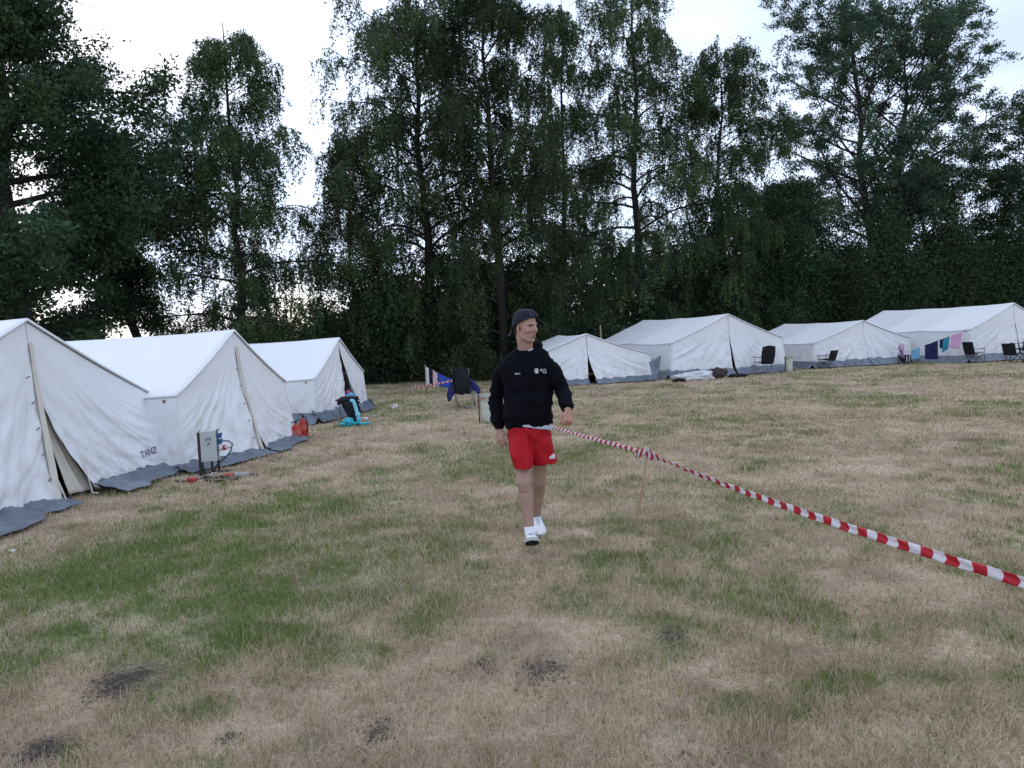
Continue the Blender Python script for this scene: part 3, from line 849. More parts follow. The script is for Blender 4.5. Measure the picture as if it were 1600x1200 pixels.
def press_on(me, target_objs, mtx, direction, gap_=0.003):
    """lay flat lettering on the cloth behind it: mtx carries it in front of the cloth, direction points at the cloth; returns world verts"""
    dg = bpy.context.evaluated_depsgraph_get(); dg.update()
    trees = []
    for t in target_objs:
        tm = t.evaluated_get(dg).to_mesh(); mw = t.matrix_world
        trees.append(BVHTree.FromPolygons([mw @ v.co for v in tm.vertices], [tuple(p.vertices) for p in tm.polygons]))
        t.evaluated_get(dg).to_mesh_clear()
    d = Vector(direction).normalized()
    for v in me.vertices:
        w = mtx @ v.co
        best = None
        for tr_ in trees:
            hit = tr_.ray_cast(w, d, 3.0)
            if hit[0] is not None and (best is None or hit[3] < best[1]): best = (hit[0], hit[3])
        v.co = (best[0] - d * (gap_ + (0.0006 if v.co.z > 0 else 0))) if best else w
    return me

bpy.context.view_layer.update()
M_ink = mat('purple_ink', (0.085, 0.05, 0.14), 0.8)
def tent_mark():
    c = P(247, 722, 9.2)
    t1 = [o for o in T1.children if o.name.startswith('gable_cloth')]
    n = Vector((math.cos(R(84 - 90)), math.sin(R(84 - 90)), 0))       # out of the gable
    x = Vector((-n.y, n.x, 0))
    m = Matrix((( x.x, 0, n.x, 0), (x.y, 0, n.y, 0), (0, 1, 0, 0), (0, 0, 0, 1)))
    cc = c + n * 1.2
    # slide along the sight line so that it lands where it stands on the cloth
    me = text_mesh('TANZ', 0.125, M_ink, 'lettering')
    best = Vector((T1.location.x, T1.location.y, 0)) + x * 1.62 + n * 1.6 + Vector((0, 0, 0.33))
    m.translation = best
    me.transform(Matrix.Rotation(R(4), 4, 'Z'))
    bm = bmesh.new(); bm.from_mesh(me); bmesh.ops.triangulate(bm, faces=bm.faces[:])
    bmesh.ops.subdivide_edges(bm, edges=bm.edges[:], cuts=3, use_grid_fill=True); bmesh.ops.triangulate(bm, faces=bm.faces[:])
    bm.to_mesh(me); bm.free()
    press_on(me, t1, m, -n, 0.010)
    inv = T1.matrix_world.inverted()
    me.transform(inv)
    g = [o for o in t1 if o.data.vertices[300].co.x < 0][0]
    o = link('lettering', me, g)
tent_mark()
# tie cords at the nearest tent's door
for dx, z0, z1 in ((0.30, 0.42, 0.02), (-0.12, 0.30, 0.01)):
    MB().tube([(-dx, 0.34, z0), (-dx - 0.03, 0.37, (z0 + z1) / 2), (-dx - 0.02, 0.41, z1 + 0.05), (-dx - 0.06, 0.45, z1 + 0.04)], 0.008, 5).build('tie_cord', M_rope, T1)
# loose grey piece of sod cloth standing up between the first two tents of the right row
def loose_piece():
    a, b, c_, d = P(1014, 566, 23.6), P(1033, 555, 23.9), P(1031, 575, 23.8), P(1023, 593, 23.5)
    u = np.linspace(0, 1, 8)[:, None, None]; v = np.linspace(0, 1, 10)[None, :, None]
    a, b, c_, d = (np.array(q_) for q_ in (a, b, P(1028, 592, 23.7), P(1021, 594, 23.5)))
    g = (a * (1 - u) + b * u) * (1 - v) + (d * (1 - u) + c_ * u) * v
    g = g + np.array([0, 0.06, 0]) * np.sin(PI * u) * np.sin(PI * v)
    loc = T4.matrix_world.inverted()
    flat = np.array([loc @ Vector(p) for p in g.reshape(-1, 3)]).reshape(g.shape)
    grid('sod_cloth', flat, M_flap, T4, 0.006)
loose_piece()
# ------------------------------------------------------------------ the man walking
M_skin = mat('skin', (0.42, 0.26, 0.20), 0.55, 0.05, 30.0, 0.05, 200.0, attr='tint', spec=0.35)
M_hood = mat('black_sweatshirt', (0.0055, 0.0057, 0.0085), 0.92, 0.25, 14.0, 0.35, 70.0, spec=0.07)
M_short = mat('red_shorts', (0.38, 0.005, 0.013), 0.7, 0.10, 10.0, 0.2, 60.0, spec=0.2)
M_shirt = mat('grey_white_shirt', (0.50, 0.51, 0.58), 0.9, 0.05, 20.0)
M_cap = mat('navy_cap', (0.013, 0.014, 0.024), 0.85, 0.2, 30.0, 0.2, 90.0)
M_hair = mat('dark_brown_hair', (0.018, 0.012, 0.009), 0.6, 0.3, 60.0, 0.5, 120.0, stretch=(1, 1, 0.3))
M_sock = mat('white_sock', (0.76, 0.77, 0.80), 0.95, 0.04, 30.0, 0.3, 160.0, stretch=(1, 1, 0.4))
M_shoe = mat('white_leather', (0.74, 0.74, 0.76), 0.5, 0.05, 30.0, spec=0.4)
M_sole = mat('pale_grey_rubber', (0.42, 0.42, 0.40), 0.7, 0.1, 20.0)
M_out = mat('black_rubber', (0.012, 0.012, 0.013), 0.8)
M_eye = mat('shaded_eye_white', (0.30, 0.27, 0.26), 0.2, spec=0.6)  # darkened white: the shadow over the eyes is in the colour
M_iris = mat('dark_iris', (0.02, 0.013, 0.01), 0.2, spec=0.6)
M_white = mat('white_print', (0.72, 0.72, 0.76), 0.8)

def V(p): return Vector(p)
def lerp(a, b, t): return a * (1 - t) + b * t

PX = Vector((G(830, 867).x, 5.78, 0))
person = thing('person', 'walking man in black hoodie, red shorts, dark backward cap and white trainers', 'person', PX)
D = 5.78
hipR, hipL = P(815, 690, 5.79), P(843, 690, 5.83)
kneeR, kneeL = P(819, 757, 5.58), P(842, 754, 5.86)
ankR, ankL = P(828, 829, 5.53), P(837.5, 812, 6.10)
shR, shL = P(788, 572, 5.84), P(861, 571, 5.74)
elR, elL = P(774.5, 622, 5.96), P(879.5, 612, 5.74)
wrR, wrL = P(779.5, 670, 5.90), P(887.5, 640, 5.54)
HC = P(821.5, 510.5, 5.74)
YAW = R(46)
hf = Vector((math.sin(YAW), -math.cos(YAW), -0.03)).normalized()     # where the face points
hu = Vector((0.02, 0, 1)); hu = (hu - hf * hu.dot(hf)).normalized()
hs = hf.cross(hu) * -1                                                # towards his left ear
HM = Matrix((( hs.x, hf.x, hu.x), (hs.y, hf.y, hu.y), (hs.z, hf.z, hu.z)))   # (side, fwd, up)
def H(s, f, u): return HC + HM @ Vector((s, f, u))

OFF = PX
def limb(mb, a, b, r0, r1, n=9, seg=7, mid=None, off=None, rmid=None):
    pts = []; rs = []
    for i in range(seg + 1):
        t = i / seg
        p = lerp(a, b, t)
        if off is not None: p = p + V(off) * math.sin(PI * t) ** 1.0
        r = r0 * (1 - t) + r1 * t
        if rmid:
            r += sum(am * math.exp(-((t - c) / w) ** 2) for c, w, am in rmid)
        pts.append(p); rs.append(r)
    mb.tube(pts, rs, n)

def hand(mb, w, d, side, back, curl, spread=0.0):
    """w wrist, d direction to the fingers, side towards the thumb, back = back of the hand"""
    d = V(d).normalized(); back = V(back); back = (back - d * back.dot(d)).normalized()
    s = d.cross(back); s = s if s.dot(V(side)) > 0 else -s
    # palm
    rings = []
    for t, wd, th in ((-0.02, 0.026, 0.020), (0.01, 0.030, 0.019), (0.04, 0.039, 0.016), (0.075, 0.042, 0.014), (0.093, 0.040, 0.012)):
        c = w + d * t
        rings.append([c + s * wd * math.cos(2 * PI * k / 14) + back * th * math.sin(2 * PI * k / 14) for k in range(14)])
    mb.rings(rings)
    for i, (o, ln, r) in enumerate(((0.030, 0.072, 0.0088), (0.010, 0.080, 0.0090), (-0.011, 0.074, 0.0086), (-0.030, 0.058, 0.0078))):
        p = w + d * 0.086 + s * o
        dd = (d + s * spread * (o / 0.03)).normalized()
        pts = [p - dd * 0.012, p]; a = 0.0
        for j, fr in enumerate((0.45, 0.31, 0.24)):
            a += curl[min(i, len(curl) - 1)] * (0.8, 1.0, 0.7)[j]
            v = dd * math.cos(a) - back * math.sin(a)
            pts.append(pts[-1] + v * ln * fr)
        mb.tube(pts, [r * 1.05, r * 1.08, r, r * 0.94, r * 0.72], 8)
    p0 = w + d * 0.022 + s * 0.026
    t1 = (d * 0.72 + s * 0.52 - back * 0.42).normalized(); t2 = (d * 0.93 + s * 0.05 - back * 0.35).normalized()
    mb.tube([p0 - t1 * 0.01, p0 + t1 * 0.042, p0 + t1 * 0.042 + t2 * 0.030, p0 + t1 * 0.042 + t2 * 0.052], [0.015, 0.0125, 0.0105, 0.0075], 8)

# --- body: head, neck, arms, hands and legs, one skin
b = MB(OFF)
b.ell(H(0, -0.012, 0.045), (0.075, 0.096, 0.090), HM, 20, 14)                    # skull
b.ell(H(0, 0.028, -0.010), (0.068, 0.064, 0.085), HM, 20, 14)                    # face
b.ell(H(0, 0.026, -0.070), (0.054, 0.058, 0.055), HM, 18, 12)                    # jaw
b.ell(H(0, 0.066, -0.104), (0.023, 0.020, 0.020), HM)                            # chin
for sg in (-1, 1):
    b.tube([H(sg * 0.058, -0.012, -0.045), H(sg * 0.050, 0.014, -0.083), H(sg * 0.022, 0.060, -0.108)], [0.017, 0.016, 0.014], 10)   # jaw line
    b.ell(H(sg * 0.043, 0.062, -0.030), (0.020, 0.018, 0.018), HM)               # cheekbone
    b.tube([H(sg * 0.050, 0.062, 0.018), H(sg * 0.028, 0.083, 0.021), H(sg * 0.008, 0.089, 0.017)], [0.010, 0.011, 0.010], 8)   # brow ridge
    eq = HM @ Matrix.Rotation(R(-18) * sg, 3, 'Z')
    b.ell(H(sg * 0.076, -0.014, -0.016), (0.007, 0.019, 0.030), eq)              # ear
    b.ell(H(sg * 0.073, -0.006, -0.034), (0.007, 0.009, 0.012), HM)
    b.ell(H(sg * 0.011, 0.099, -0.033), (0.0085, 0.011, 0.0075), HM)             # nostril wings
b.tube([H(0, 0.084, 0.020), H(0, 0.097, -0.004), H(0, 0.112, -0.027), H(0, 0.108, -0.036)], [0.009, 0.0095, 0.0115, 0.009], 10)   # nose
b.ell(H(0, 0.086, -0.066), (0.023, 0.012, 0.006), HM)                            # lips
b.ell(H(0, 0.084, -0.077), (0.019, 0.012, 0.006), HM)
nb = P(824, 556, 5.80)
b.tube([H(0, -0.020, -0.03), H(0, -0.022, -0.09), lerp(H(0, -0.02, -0.09), nb, 0.6), nb, nb - V((0, 0, 0.06))], [0.064, 0.060, 0.060, 0.068, 0.085], 16)
tc0 = P(825, 575, 5.80); tc1 = P(827, 675, 5.80)
b.tube([tc0, lerp(tc0, tc1, 0.5), tc1], [0.095, 0.09, 0.08], 16)               # trunk under the clothes
for sh, el, wr in ((shR, elR, wrR), (shL, elL, wrL)):
    b.tube([lerp(tc0, sh, 0.3), sh, lerp(sh, el, 0.5), el, lerp(el, wr, 0.4), wr], [0.05, 0.040, 0.038, 0.035, 0.036, 0.028], 10)
hdR = (P(782, 690, 5.85) - wrR).normalized()
hdL = (P(888.5, 658, 5.49) - wrL).normalized()
hand(b, wrR + hdR * 0.012, hdR + V((0.05, -0.12, 0)), (0.9, -0.5, 0), (-0.55, -0.85, 0), (0.62, 0.5, 0.42, 0.4), 0.05)
hand(b, wrL + hdL * 0.012, hdL, (-0.8, -0.55, 0.1), (0.55, -0.85, 0.25), (1.05, 1.12, 1.15, 1.15), 0.02)
for hip, kn, an, fw in ((hipR, kneeR, ankR, V((0, -1, 0))), (hipL, kneeL, ankL, V((0, -1, -0.1)))):
    limb(b, hip, kn, 0.066, 0.060, 14, 8)
    limb(b, kn + (hip - kn).normalized() * 0.05, an, 0.050, 0.035, 14, 10, off=(0, 0.006, 0), rmid=[(0.34, 0.22, 0.0125)])
    b.tube([lerp(hip, kn, 0.6), lerp(hip, kn, 0.8), kn, lerp(kn, an, 0.15)], [0.05, 0.058, 0.057, 0.045], 14)
    b.ell(lerp(kn, an, 0.28) + V((0, 0.022, 0)), (0.042, 0.040, 0.10))           # calf
    b.ell(kn + fw * 0.024, (0.036, 0.030, 0.042))                                # kneecap
    b.ell(lerp(hip, kn, 0.86) + V((0.018, -0.026, 0)), (0.024, 0.022, 0.035))
    dn = (an - kn).normalized()
    b.tube([an, an + dn * 0.035], [0.034, 0.032], 10)
def face(co, no):
    """sockets and mouth pressed into the head"""
    hc = np.array(HC - OFF); A = np.array([list(hs), list(hf), list(hu)])
    q = (co - hc) @ A.T
    d = np.zeros(len(co))
    for sg in (-1, 1):
        d += 0.0095 * np.exp(-(((q[:, 0] - sg * 0.031) / 0.016) ** 2 + ((q[:, 2] - 0.002) / 0.0105) ** 2)) * (q[:, 1] > 0.02)
        d += 0.0015 * np.exp(-(((q[:, 0] - sg * 0.030) / 0.012) ** 2 + ((q[:, 2] + 0.058) / 0.025) ** 2)) * (q[:, 1] > 0.02)
    d += 0.0055 * np.exp(-((q[:, 0] / 0.024) ** 4 + ((q[:, 2] + 0.0715) / 0.003) ** 2)) * (q[:, 1] > 0.05)
    d += 0.004 * np.exp(-((q[:, 0] / 0.03) ** 2 + ((q[:, 2] + 0.089) / 0.006) ** 2)) * (q[:, 1] > 0.05)
    return co - np.array(hf)[None] * d[:, None]
body = remeshed('body', b, M_skin, person, 0.0042, 7, face)
def paint_skin():
    me = body.data; n = len(me.vertices)
    co = np.empty(n * 3, np.float32); me.vertices.foreach_get('co', co); co = co.reshape(-1, 3).astype(float)
    A = np.array([list(hs), list(hf), list(hu)]); q = (co - np.array(HC - OFF)) @ A.T
    c = np.tile(np.array([0.42, 0.245, 0.185]), (n, 1)) * (0.92 + 0.16 * fbm(co[:, 0] * 60 + co[:, 1] * 30, co[:, 2] * 60, 2, 3))[:, None]
    leg = co[:, 2] < 0.9
    c[leg] = np.array([0.36, 0.225, 0.165]) * (0.93 + 0.14 * fbm(co[leg, 0] * 40, co[leg, 2] * 25, 3, 3))[:, None]
    head = (np.abs(q[:, 0]) < 0.11) & (q[:, 2] > -0.16) & (q[:, 2] < 0.16) & (q[:, 1] > -0.14)
    def dab(m, col, a):
        m = np.clip(m, 0, 1)[:, None] * a * head[:, None]
        c[:] = c * (1 - m) + np.array(col) * m
    dab(np.exp(-((q[:, 2] + 0.085) / 0.045) ** 2) * (q[:, 1] > -0.01), (0.27, 0.185, 0.155), 0.30)                  # shaved beard
    dab(np.exp(-((np.abs(q[:, 0]) - 0.045) / 0.02) ** 2 - ((q[:, 2] + 0.035) / 0.025) ** 2), (0.47, 0.22, 0.17), 0.5)   # cheeks
    dab(np.exp(-((q[:, 0] / 0.024) ** 4 + ((q[:, 2] + 0.072) / 0.010) ** 2)) * (q[:, 1] > 0.06), (0.34, 0.14, 0.125), 0.8)   # lips
    dab(np.exp(-((q[:, 0] / 0.024) ** 4 + ((q[:, 2] + 0.0715) / 0.0028) ** 2)) * (q[:, 1] > 0.06), (0.10, 0.04, 0.035), 0.6)
    dab((np.abs(q[:, 0]) > 0.066) * np.exp(-((q[:, 2] + 0.018) / 0.03) ** 4), (0.47, 0.22, 0.18), 0.5)
    for sg in (-1, 1):
        dab(np.exp(-(((q[:, 0] - sg * 0.031) / 0.015) ** 2 + ((q[:, 2] - 0.001) / 0.007) ** 2)) * (q[:, 1] > 0.04), (0.20, 0.11, 0.09), 0.6)  # shade of the sockets painted into the skin round the eyes
    hand_ = (co[:, 2] > 0.7) & (co[:, 2] < 1.12) & (np.abs(co[:, 0]) > 0.2)
    c[hand_] = c[hand_] * np.array([0.98, 0.86, 0.84])
    col_attr(me, c)
paint_skin()
for sg in (-1, 1):
    eb = MB(OFF); eb.ell(H(sg * 0.031, 0.0655, 0.0005), (0.0105, 0.0112, 0.0050), HM, 12, 8)
    eye = eb.build('eye', M_eye, person)
    ir = MB(OFF); ir.ell(H(sg * 0.031 + 0.001, 0.0755, 0.0005), (0.0060, 0.0028, 0.0046), HM, 10, 6); ir.build('iris', M_iris, eye)
    ls = MB(OFF); ls.tube([H(sg * (0.0195 + 0.0058 * k), 0.0775 - 0.0016 * (k - 1.6) ** 2, 0.0048 - 0.0009 * (k - 2) ** 2) for k in range(5)], 0.0022, 6); ls.build('eyelash', M_hair, eye)
    br = MB(OFF)
    br.tube([H(sg * 0.012, 0.0905, 0.0135), H(sg * 0.024, 0.0870, 0.0175), H(sg * 0.038, 0.0785, 0.0170), H(sg * 0.050, 0.0660, 0.0105)], [0.0050, 0.0064, 0.0055, 0.003], 7)
    br.build('eyebrow', M_hair, person)

# --- hair: short back and sides under the cap
hb_ = MB(OFF)
hb_.ell(H(0, -0.052, 0.012), (0.0745, 0.060, 0.078), HM, 20, 14)
hb_.ell(H(0, -0.062, -0.048), (0.060, 0.048, 0.055), HM, 16, 10)
hair = remeshed('hair', hb_, M_hair, person, 0.005, 2, lambda co, no: co + no * (0.004 * (fbm(co[:, 0] * 90, co[:, 2] * 60, 4, 3) - 0.5))[:, None])

# --- cap worn backwards
def cap():
    root_ = None
    n = 36; rows = 12
    pts = np.zeros((rows, n + 1, 3))
    for i in range(rows):
        for k in range(n + 1):
            a = 2 * PI * k / n
            e = (i / (rows - 1))
            # edge height: lower at the nape, higher on the brow
            ed = 0.020 + 0.050 * math.cos(a)
            ph = PI / 2 * (1 - e)
            base_z = ed
            z = base_z + (0.136 - base_z) * math.sin(PI / 2 * e) ** 0.9
            rad = math.cos(PI / 2 * e) ** 0.62
            pts[i, k] = list(H(0.085 * math.sin(a) * rad, -0.012 + 0.107 * math.cos(a) * rad, z) - OFF)
    o = grid('cap', pts, M_cap, person, 0.005)
    bd = MB(OFF)
    bd.tube([H(0.0865 * math.sin(2 * PI * k / 40), -0.012 + 0.1085 * math.cos(2 * PI * k / 40), 0.026 + 0.050 * math.cos(2 * PI * k / 40)) for k in range(41)], 0.0065, 8)
    bd.build('cap_band', M_cap, o)
    # half round opening over the closing strap, now above the brow
    op = MB(OFF)
    q = []
    for k in range(13):
        a = PI * k / 12
        sx, uz = 0.034 * math.cos(a), 0.084 + 0.030 * math.sin(a)
        q.append(H(sx, 0.0955 - 0.75 * max(0, uz - 0.084) - sx * sx * 5.0, uz))
    op.tube(q, 0.0045, 6)
    op.build('strap_opening', mat('grey_binding', (0.13, 0.135, 0.15), 0.8), o)
    # peak, at the nape
    g = np.zeros((9, 13, 3))
    for i in range(9):
        for k in range(13):
            u = i / 8; w = (k / 12 - 0.5) * 2
            a = PI + w * R(52)
            r_ = 1 + 0.62 * u * math.cos(w * 1.2)
            g[i, k] = list(H(0.085 * math.sin(a) * (1 + 0.06 * u), -0.012 + 0.107 * math.cos(a) * r_, -0.022 - 0.050 * u - 0.00 * w * w) - OFF)
    grid('cap_peak', g, M_cap, o, 0.004)
cap()

# --- hooded sweatshirt
def ring_px(py, x0, x1, dh, depth=5.80, n=28, ex=2.4, yo=0.0):
    a, c = P(x0, py, depth), P(x1, py, depth)
    m = (a + c) / 2; hw = (c - a).length / 2
    out = []
    for k in range(n):
        t = 2 * PI * k / n
        cx, sx = math.cos(t), math.sin(t)
        out.append(V((m.x + hw * math.copysign(abs(cx) ** (2 / ex), cx), m.y + yo + dh * math.copysign(abs(sx) ** (2 / ex), sx), m.z + 0.012 * cx * 0)))
    return out
h = MB(OFF)
h.rings([ring_px(668, 791, 861, 0.118), ring_px(660, 789, 862.5, 0.126), ring_px(653, 786.5, 864, 0.134), ring_px(635, 787, 863.5, 0.130), ring_px(610, 786.5, 864, 0.125), ring_px(590, 785, 865, 0.125),
         ring_px(577, 781, 868, 0.122), ring_px(566, 782, 866, 0.110), ring_px(558, 786, 862, 0.098), ring_px(551, 793, 856, 0.088), ring_px(547, 800, 849, 0.078), ring_px(549, 806, 843, 0.066)])
for sh, el, wr, sgn in ((shR, elR, wrR, -1), (shL, elL, wrL, 1)):
    m0 = lerp(sh, el, 0.5); m1 = lerp(el, wr, 0.45); m2 = lerp(el, wr, 0.80)
    h.tube([lerp(tc0, sh, 0.45) + V((0, 0, 0.0)), sh, lerp(sh, el, 0.25), m0, lerp(sh, el, 0.82), el, m1, m2, lerp(el, wr, 0.90), lerp(el, wr, 0.93), wr],
           [0.070, 0.064, 0.067, 0.062, 0.060, 0.061, 0.058, 0.054, 0.049, 0.040, 0.037], 14)
# hood lying round the neck
hp = []
for k in range(25):
    a = 2 * PI * k / 24
    hp.append(V((nb.x + 0.085 * math.sin(a), nb.y + 0.012 - 0.075 * math.cos(a), nb.z + 0.060 - 0.072 * max(0, math.cos(a)) ** 2 + 0.016 * math.sin(a))))
h.tube(hp, [0.026 + 0.012 * (0.5 - 0.5 * math.cos(2 * PI * k / 24)) + 0.006 * math.sin(2 * PI * k / 24) for k in range(25)], 10)
h.ell(nb + V((0.0, 0.115, -0.02)), (0.115, 0.05, 0.085))
h.ell(nb + V((0.075, 0.010, 0.050)), (0.036, 0.06, 0.045))
h.ell(nb + V((-0.075, 0.03, 0.035)), (0.032, 0.06, 0.040))
# pouch pocket
pk = [ring_px(py, x0, x1, 0.018, 5.80, 16, 3.5, -0.120) for py, x0, x1 in ((652, 803, 851), (640, 803, 851), (628, 807, 847), (620, 812, 842))]
h.rings(pk)
def folds(co, no):
    z, x, y = co[:, 2], co[:, 0], co[:, 1]
    d = 0.026 * (fbm(x * 8 + z * 5, z * 13 - x * 6, 7, 4, 0.55) - 0.5)
    arm = np.clip((np.abs(x + 0.02) - 0.19) / 0.03, 0, 1)
    zz = z + 0.10 * np.sin(y * 20) * 0.2
    d += arm * 0.034 * (fbm(zz * 26 + x * 6, y * 8 + x * 3, 15, 3, 0.5) - 0.5)
    low = np.exp(-((z - 1.03) / 0.07) ** 2)
    d += (1 - arm) * low * 0.03 * (fbm(x * 14, z * 22, 19, 3) - 0.5)
    rib = np.exp(-((z - 0.975) / 0.02) ** 2) * 0.0015 * np.sin(np.arctan2(y, x + 0.03) * 70)
    return co + no * (d + rib * (1 - arm))[:, None]
hoodie = remeshed('hoodie', h, M_hood, person, 0.0075, 5, folds)
# drawcords and shirt collar
col_ = MB(OFF)
cp = []
for k in range(21):
    a = 2 * PI * k / 20
    cp.append(V((nb.x + 0.066 * math.sin(a), nb.y - 0.004 - 0.066 * math.cos(a), nb.z + 0.066 - 0.030 * max(0, math.cos(a)) ** 2)))
col_.tube(cp, 0.0105, 8)
for k in range(3):
    col_.ell(nb + V((-0.018 + 0.018 * k, -0.066, 0.020 - 0.010 * (k == 1))), (0.022, 0.018, 0.026))
col_.build('shirt_collar', M_shirt, person)

# --- shirt hem that shows under the sweatshirt
def shirt_hem():
    n = 60; rows = 5
    g = np.zeros((rows, n + 1, 3))
    top = ring_px(661, 790.5, 861.5, 0.120, n=n); bot = ring_px(671, 789.5, 862.8, 0.124, n=n)
    for k in range(n + 1):
        a, c = top[k % n], bot[k % n]
        sx = (a.x - P(826, 668, 5.8).x) / 0.18
        lowr = 1.15 * max(0.0, 0.36 + 0.64 * sx) + 0.06 * math.sin(k * 0.7) * max(0, sx)
        for i in range(rows):
            t = i / (rows - 1)
            p = lerp(a, c, t * lowr) if lowr > 0 else a
            g[i, k] = list(p - OFF)
    grid('shirt_hem', g, M_shirt, person, 0.003)
shirt_hem()

# --- red shorts
s = MB(OFF)
s.rings([ring_px(664, 792.5, 860, 0.116), ring_px(675, 792.5, 861.5, 0.124), ring_px(688, 794, 863.5, 0.120), ring_px(700, 796, 866, 0.118), ring_px(706, 797, 866.5, 0.105)])
s.rings([ring_px(670, 800, 828, 0.080, 5.79), ring_px(688, 794.5, 832, 0.115, 5.75), ring_px(708, 797, 832.5, 0.120, 5.695), ring_px(722, 801, 833, 0.118, 5.66), ring_px(730.5, 803, 833, 0.116, 5.64)])
s.rings([ring_px(670, 830, 856, 0.080, 5.80), ring_px(688, 828, 864, 0.114, 5.79), ring_px(705, 828, 867.5, 0.120, 5.79), ring_px(715, 829, 870, 0.122, 5.79), ring_px(723, 829.5, 871.5, 0.122, 5.79)])
def sfold(co, no):
    z, x, y = co[:, 2], co[:, 0], co[:, 1]
    cx = x - (P(829, 700, 5.8).x - OFF.x)
    d = 0.034 * (fbm((x + z * 0.35) * 15, (z - x * 0.6) * 5, 23, 3) - 0.5)
    d += 0.022 * np.exp(-((z - 0.86) / 0.06) ** 2) * (fbm(x * 22 + z * 18, z * 8, 29, 3) - 0.5)
    d += -0.012 * np.exp(-(cx / 0.012) ** 2) * np.clip((0.93 - z) / 0.1, 0, 1)
    return co + no * d[:, None]
shorts = remeshed('shorts', s, M_short, person, 0.006, 9, sfold)

# --- socks and shoes
def sock(kn, an, top, name='sock'):
    m = MB(OFF)
    dn = (an - kn).normalized()
    a = an - dn * top
    m.tube([a - dn * 0.0, a + dn * 0.012, a + dn * 0.03, an, an + dn * 0.05], [0.0385, 0.0415, 0.0395, 0.040, 0.042], 14)
    return m.build('sock', M_sock, person)
sock(kneeR, ankR, 0.030); sock(kneeL, ankL, 0.040)

def shoe(heel, fwd, up):
    fwd = V(fwd).normalized(); up = V(up); up = (up - fwd * up.dot(fwd)).normalized(); sd = fwd.cross(up)
    def at(x, y, z): return V(heel) + fwd * x + sd * y + up * z
    prof = [(0.004, 0.022, 0.060), (0.018, 0.032, 0.086), (0.05, 0.036, 0.094), (0.085, 0.038, 0.096), (0.115, 0.041, 0.090), (0.15, 0.045, 0.076), (0.19, 0.050, 0.064), (0.23, 0.051, 0.056), (0.262, 0.046, 0.050), (0.285, 0.034, 0.042), (0.297, 0.016, 0.034)]
    u = MB(OFF); rings = []
    for x, w, hh in prof:
        rg = []
        for k in range(18):
            t = 2 * PI * k / 18
            zz = math.sin(t)
            z = 0.024 + (hh - 0.024) * max(0, zz) ** 0.75 if zz > 0 else 0.018
            rg.append(at(x, w * math.copysign(abs(math.cos(t)) ** 0.75, math.cos(t)), z))
        rings.append(rg)
    u.rings(rings)
    o = u.build('shoe', M_shoe, person)
    def plate(z0, z1, gr, name, mt):
        m = MB(OFF); oc = []
        for x, w, _ in prof: oc.append((x - 0.004 if x < 0.01 else x, w + gr))
        oc.append((0.303, 0.004))
        lft = [(x, w) for x, w in oc]; rgt = [(x, -w) for x, w in reversed(oc)]
        outl = lft + rgt; n = len(outl)
        def lift(x): return 0.012 * max(0, (x - 0.2) / 0.1) ** 2
        m.add([at(x, y, z0 + lift(x)) for x, y in outl] + [at(x, y, z1 + lift(x)) for x, y in outl],
              [tuple(range(n - 1, -1, -1)), tuple(range(n, 2 * n))] + [(k, (k + 1) % n, n + (k + 1) % n, n + k) for k in range(n)])
        return m.build(name, mt, o, False)
    plate(0.007, 0.030, 0.004, 'sole', M_sole)
    plate(0.0, 0.0068, 0.001, 'outsole', M_out)
    lc = MB(OFF)
    for i in range(5):
        x = 0.118 + 0.020 * i; hh = 0.093 - 0.0075 * i - 0.001 * i * i * 0.4
        lc.tube([at(x, -0.024, hh - 0.012), at(x + 0.003, -0.010, hh), at(x + 0.003, 0.010, hh), at(x, 0.024, hh - 0.012)], 0.0035, 6)
    lc.build('lace', mat('grey_lace', (0.5, 0.51, 0.55), 0.9) if i else M_white, o)
    st = MB(OFF)
    for sgn in (-1, 1):
        st.tube([at(0.085, sgn * 0.0395, 0.070), at(0.12, sgn * 0.0435, 0.05), at(0.15, sgn * 0.0475, 0.032)], [0.004, 0.004, 0.003], 5)
    st.build('stripe', mat('grey_stripe', (0.22, 0.22, 0.26), 0.6), o)
    cl = MB(OFF)
    cl.tube([at(0.062 + 0.048 * math.cos(2 * PI * k / 16), 0.038 * math.sin(2 * PI * k / 16), 0.094) for k in range(17)], 0.007, 6)
    cl.build('shoe_collar', mat('grey_collar', (0.33, 0.33, 0.38), 0.9), o)
    return o
gR = V((ankR.x + 0.012, 5.615, 0.012))
pr = R(20)
shoe((ankR.x + 0.004, ankR.y + 0.055, 0.020), (0.03, -math.cos(pr), math.sin(pr)), (0, math.sin(pr), math.cos(pr)))
pl = R(-20)
gL = G(843, 843)
shoe((ankL.x - 0.004, ankL.y + 0.075, 0.088), (0.12, -math.cos(pl), math.sin(pl)), (0, math.sin(pl), math.cos(pl)))

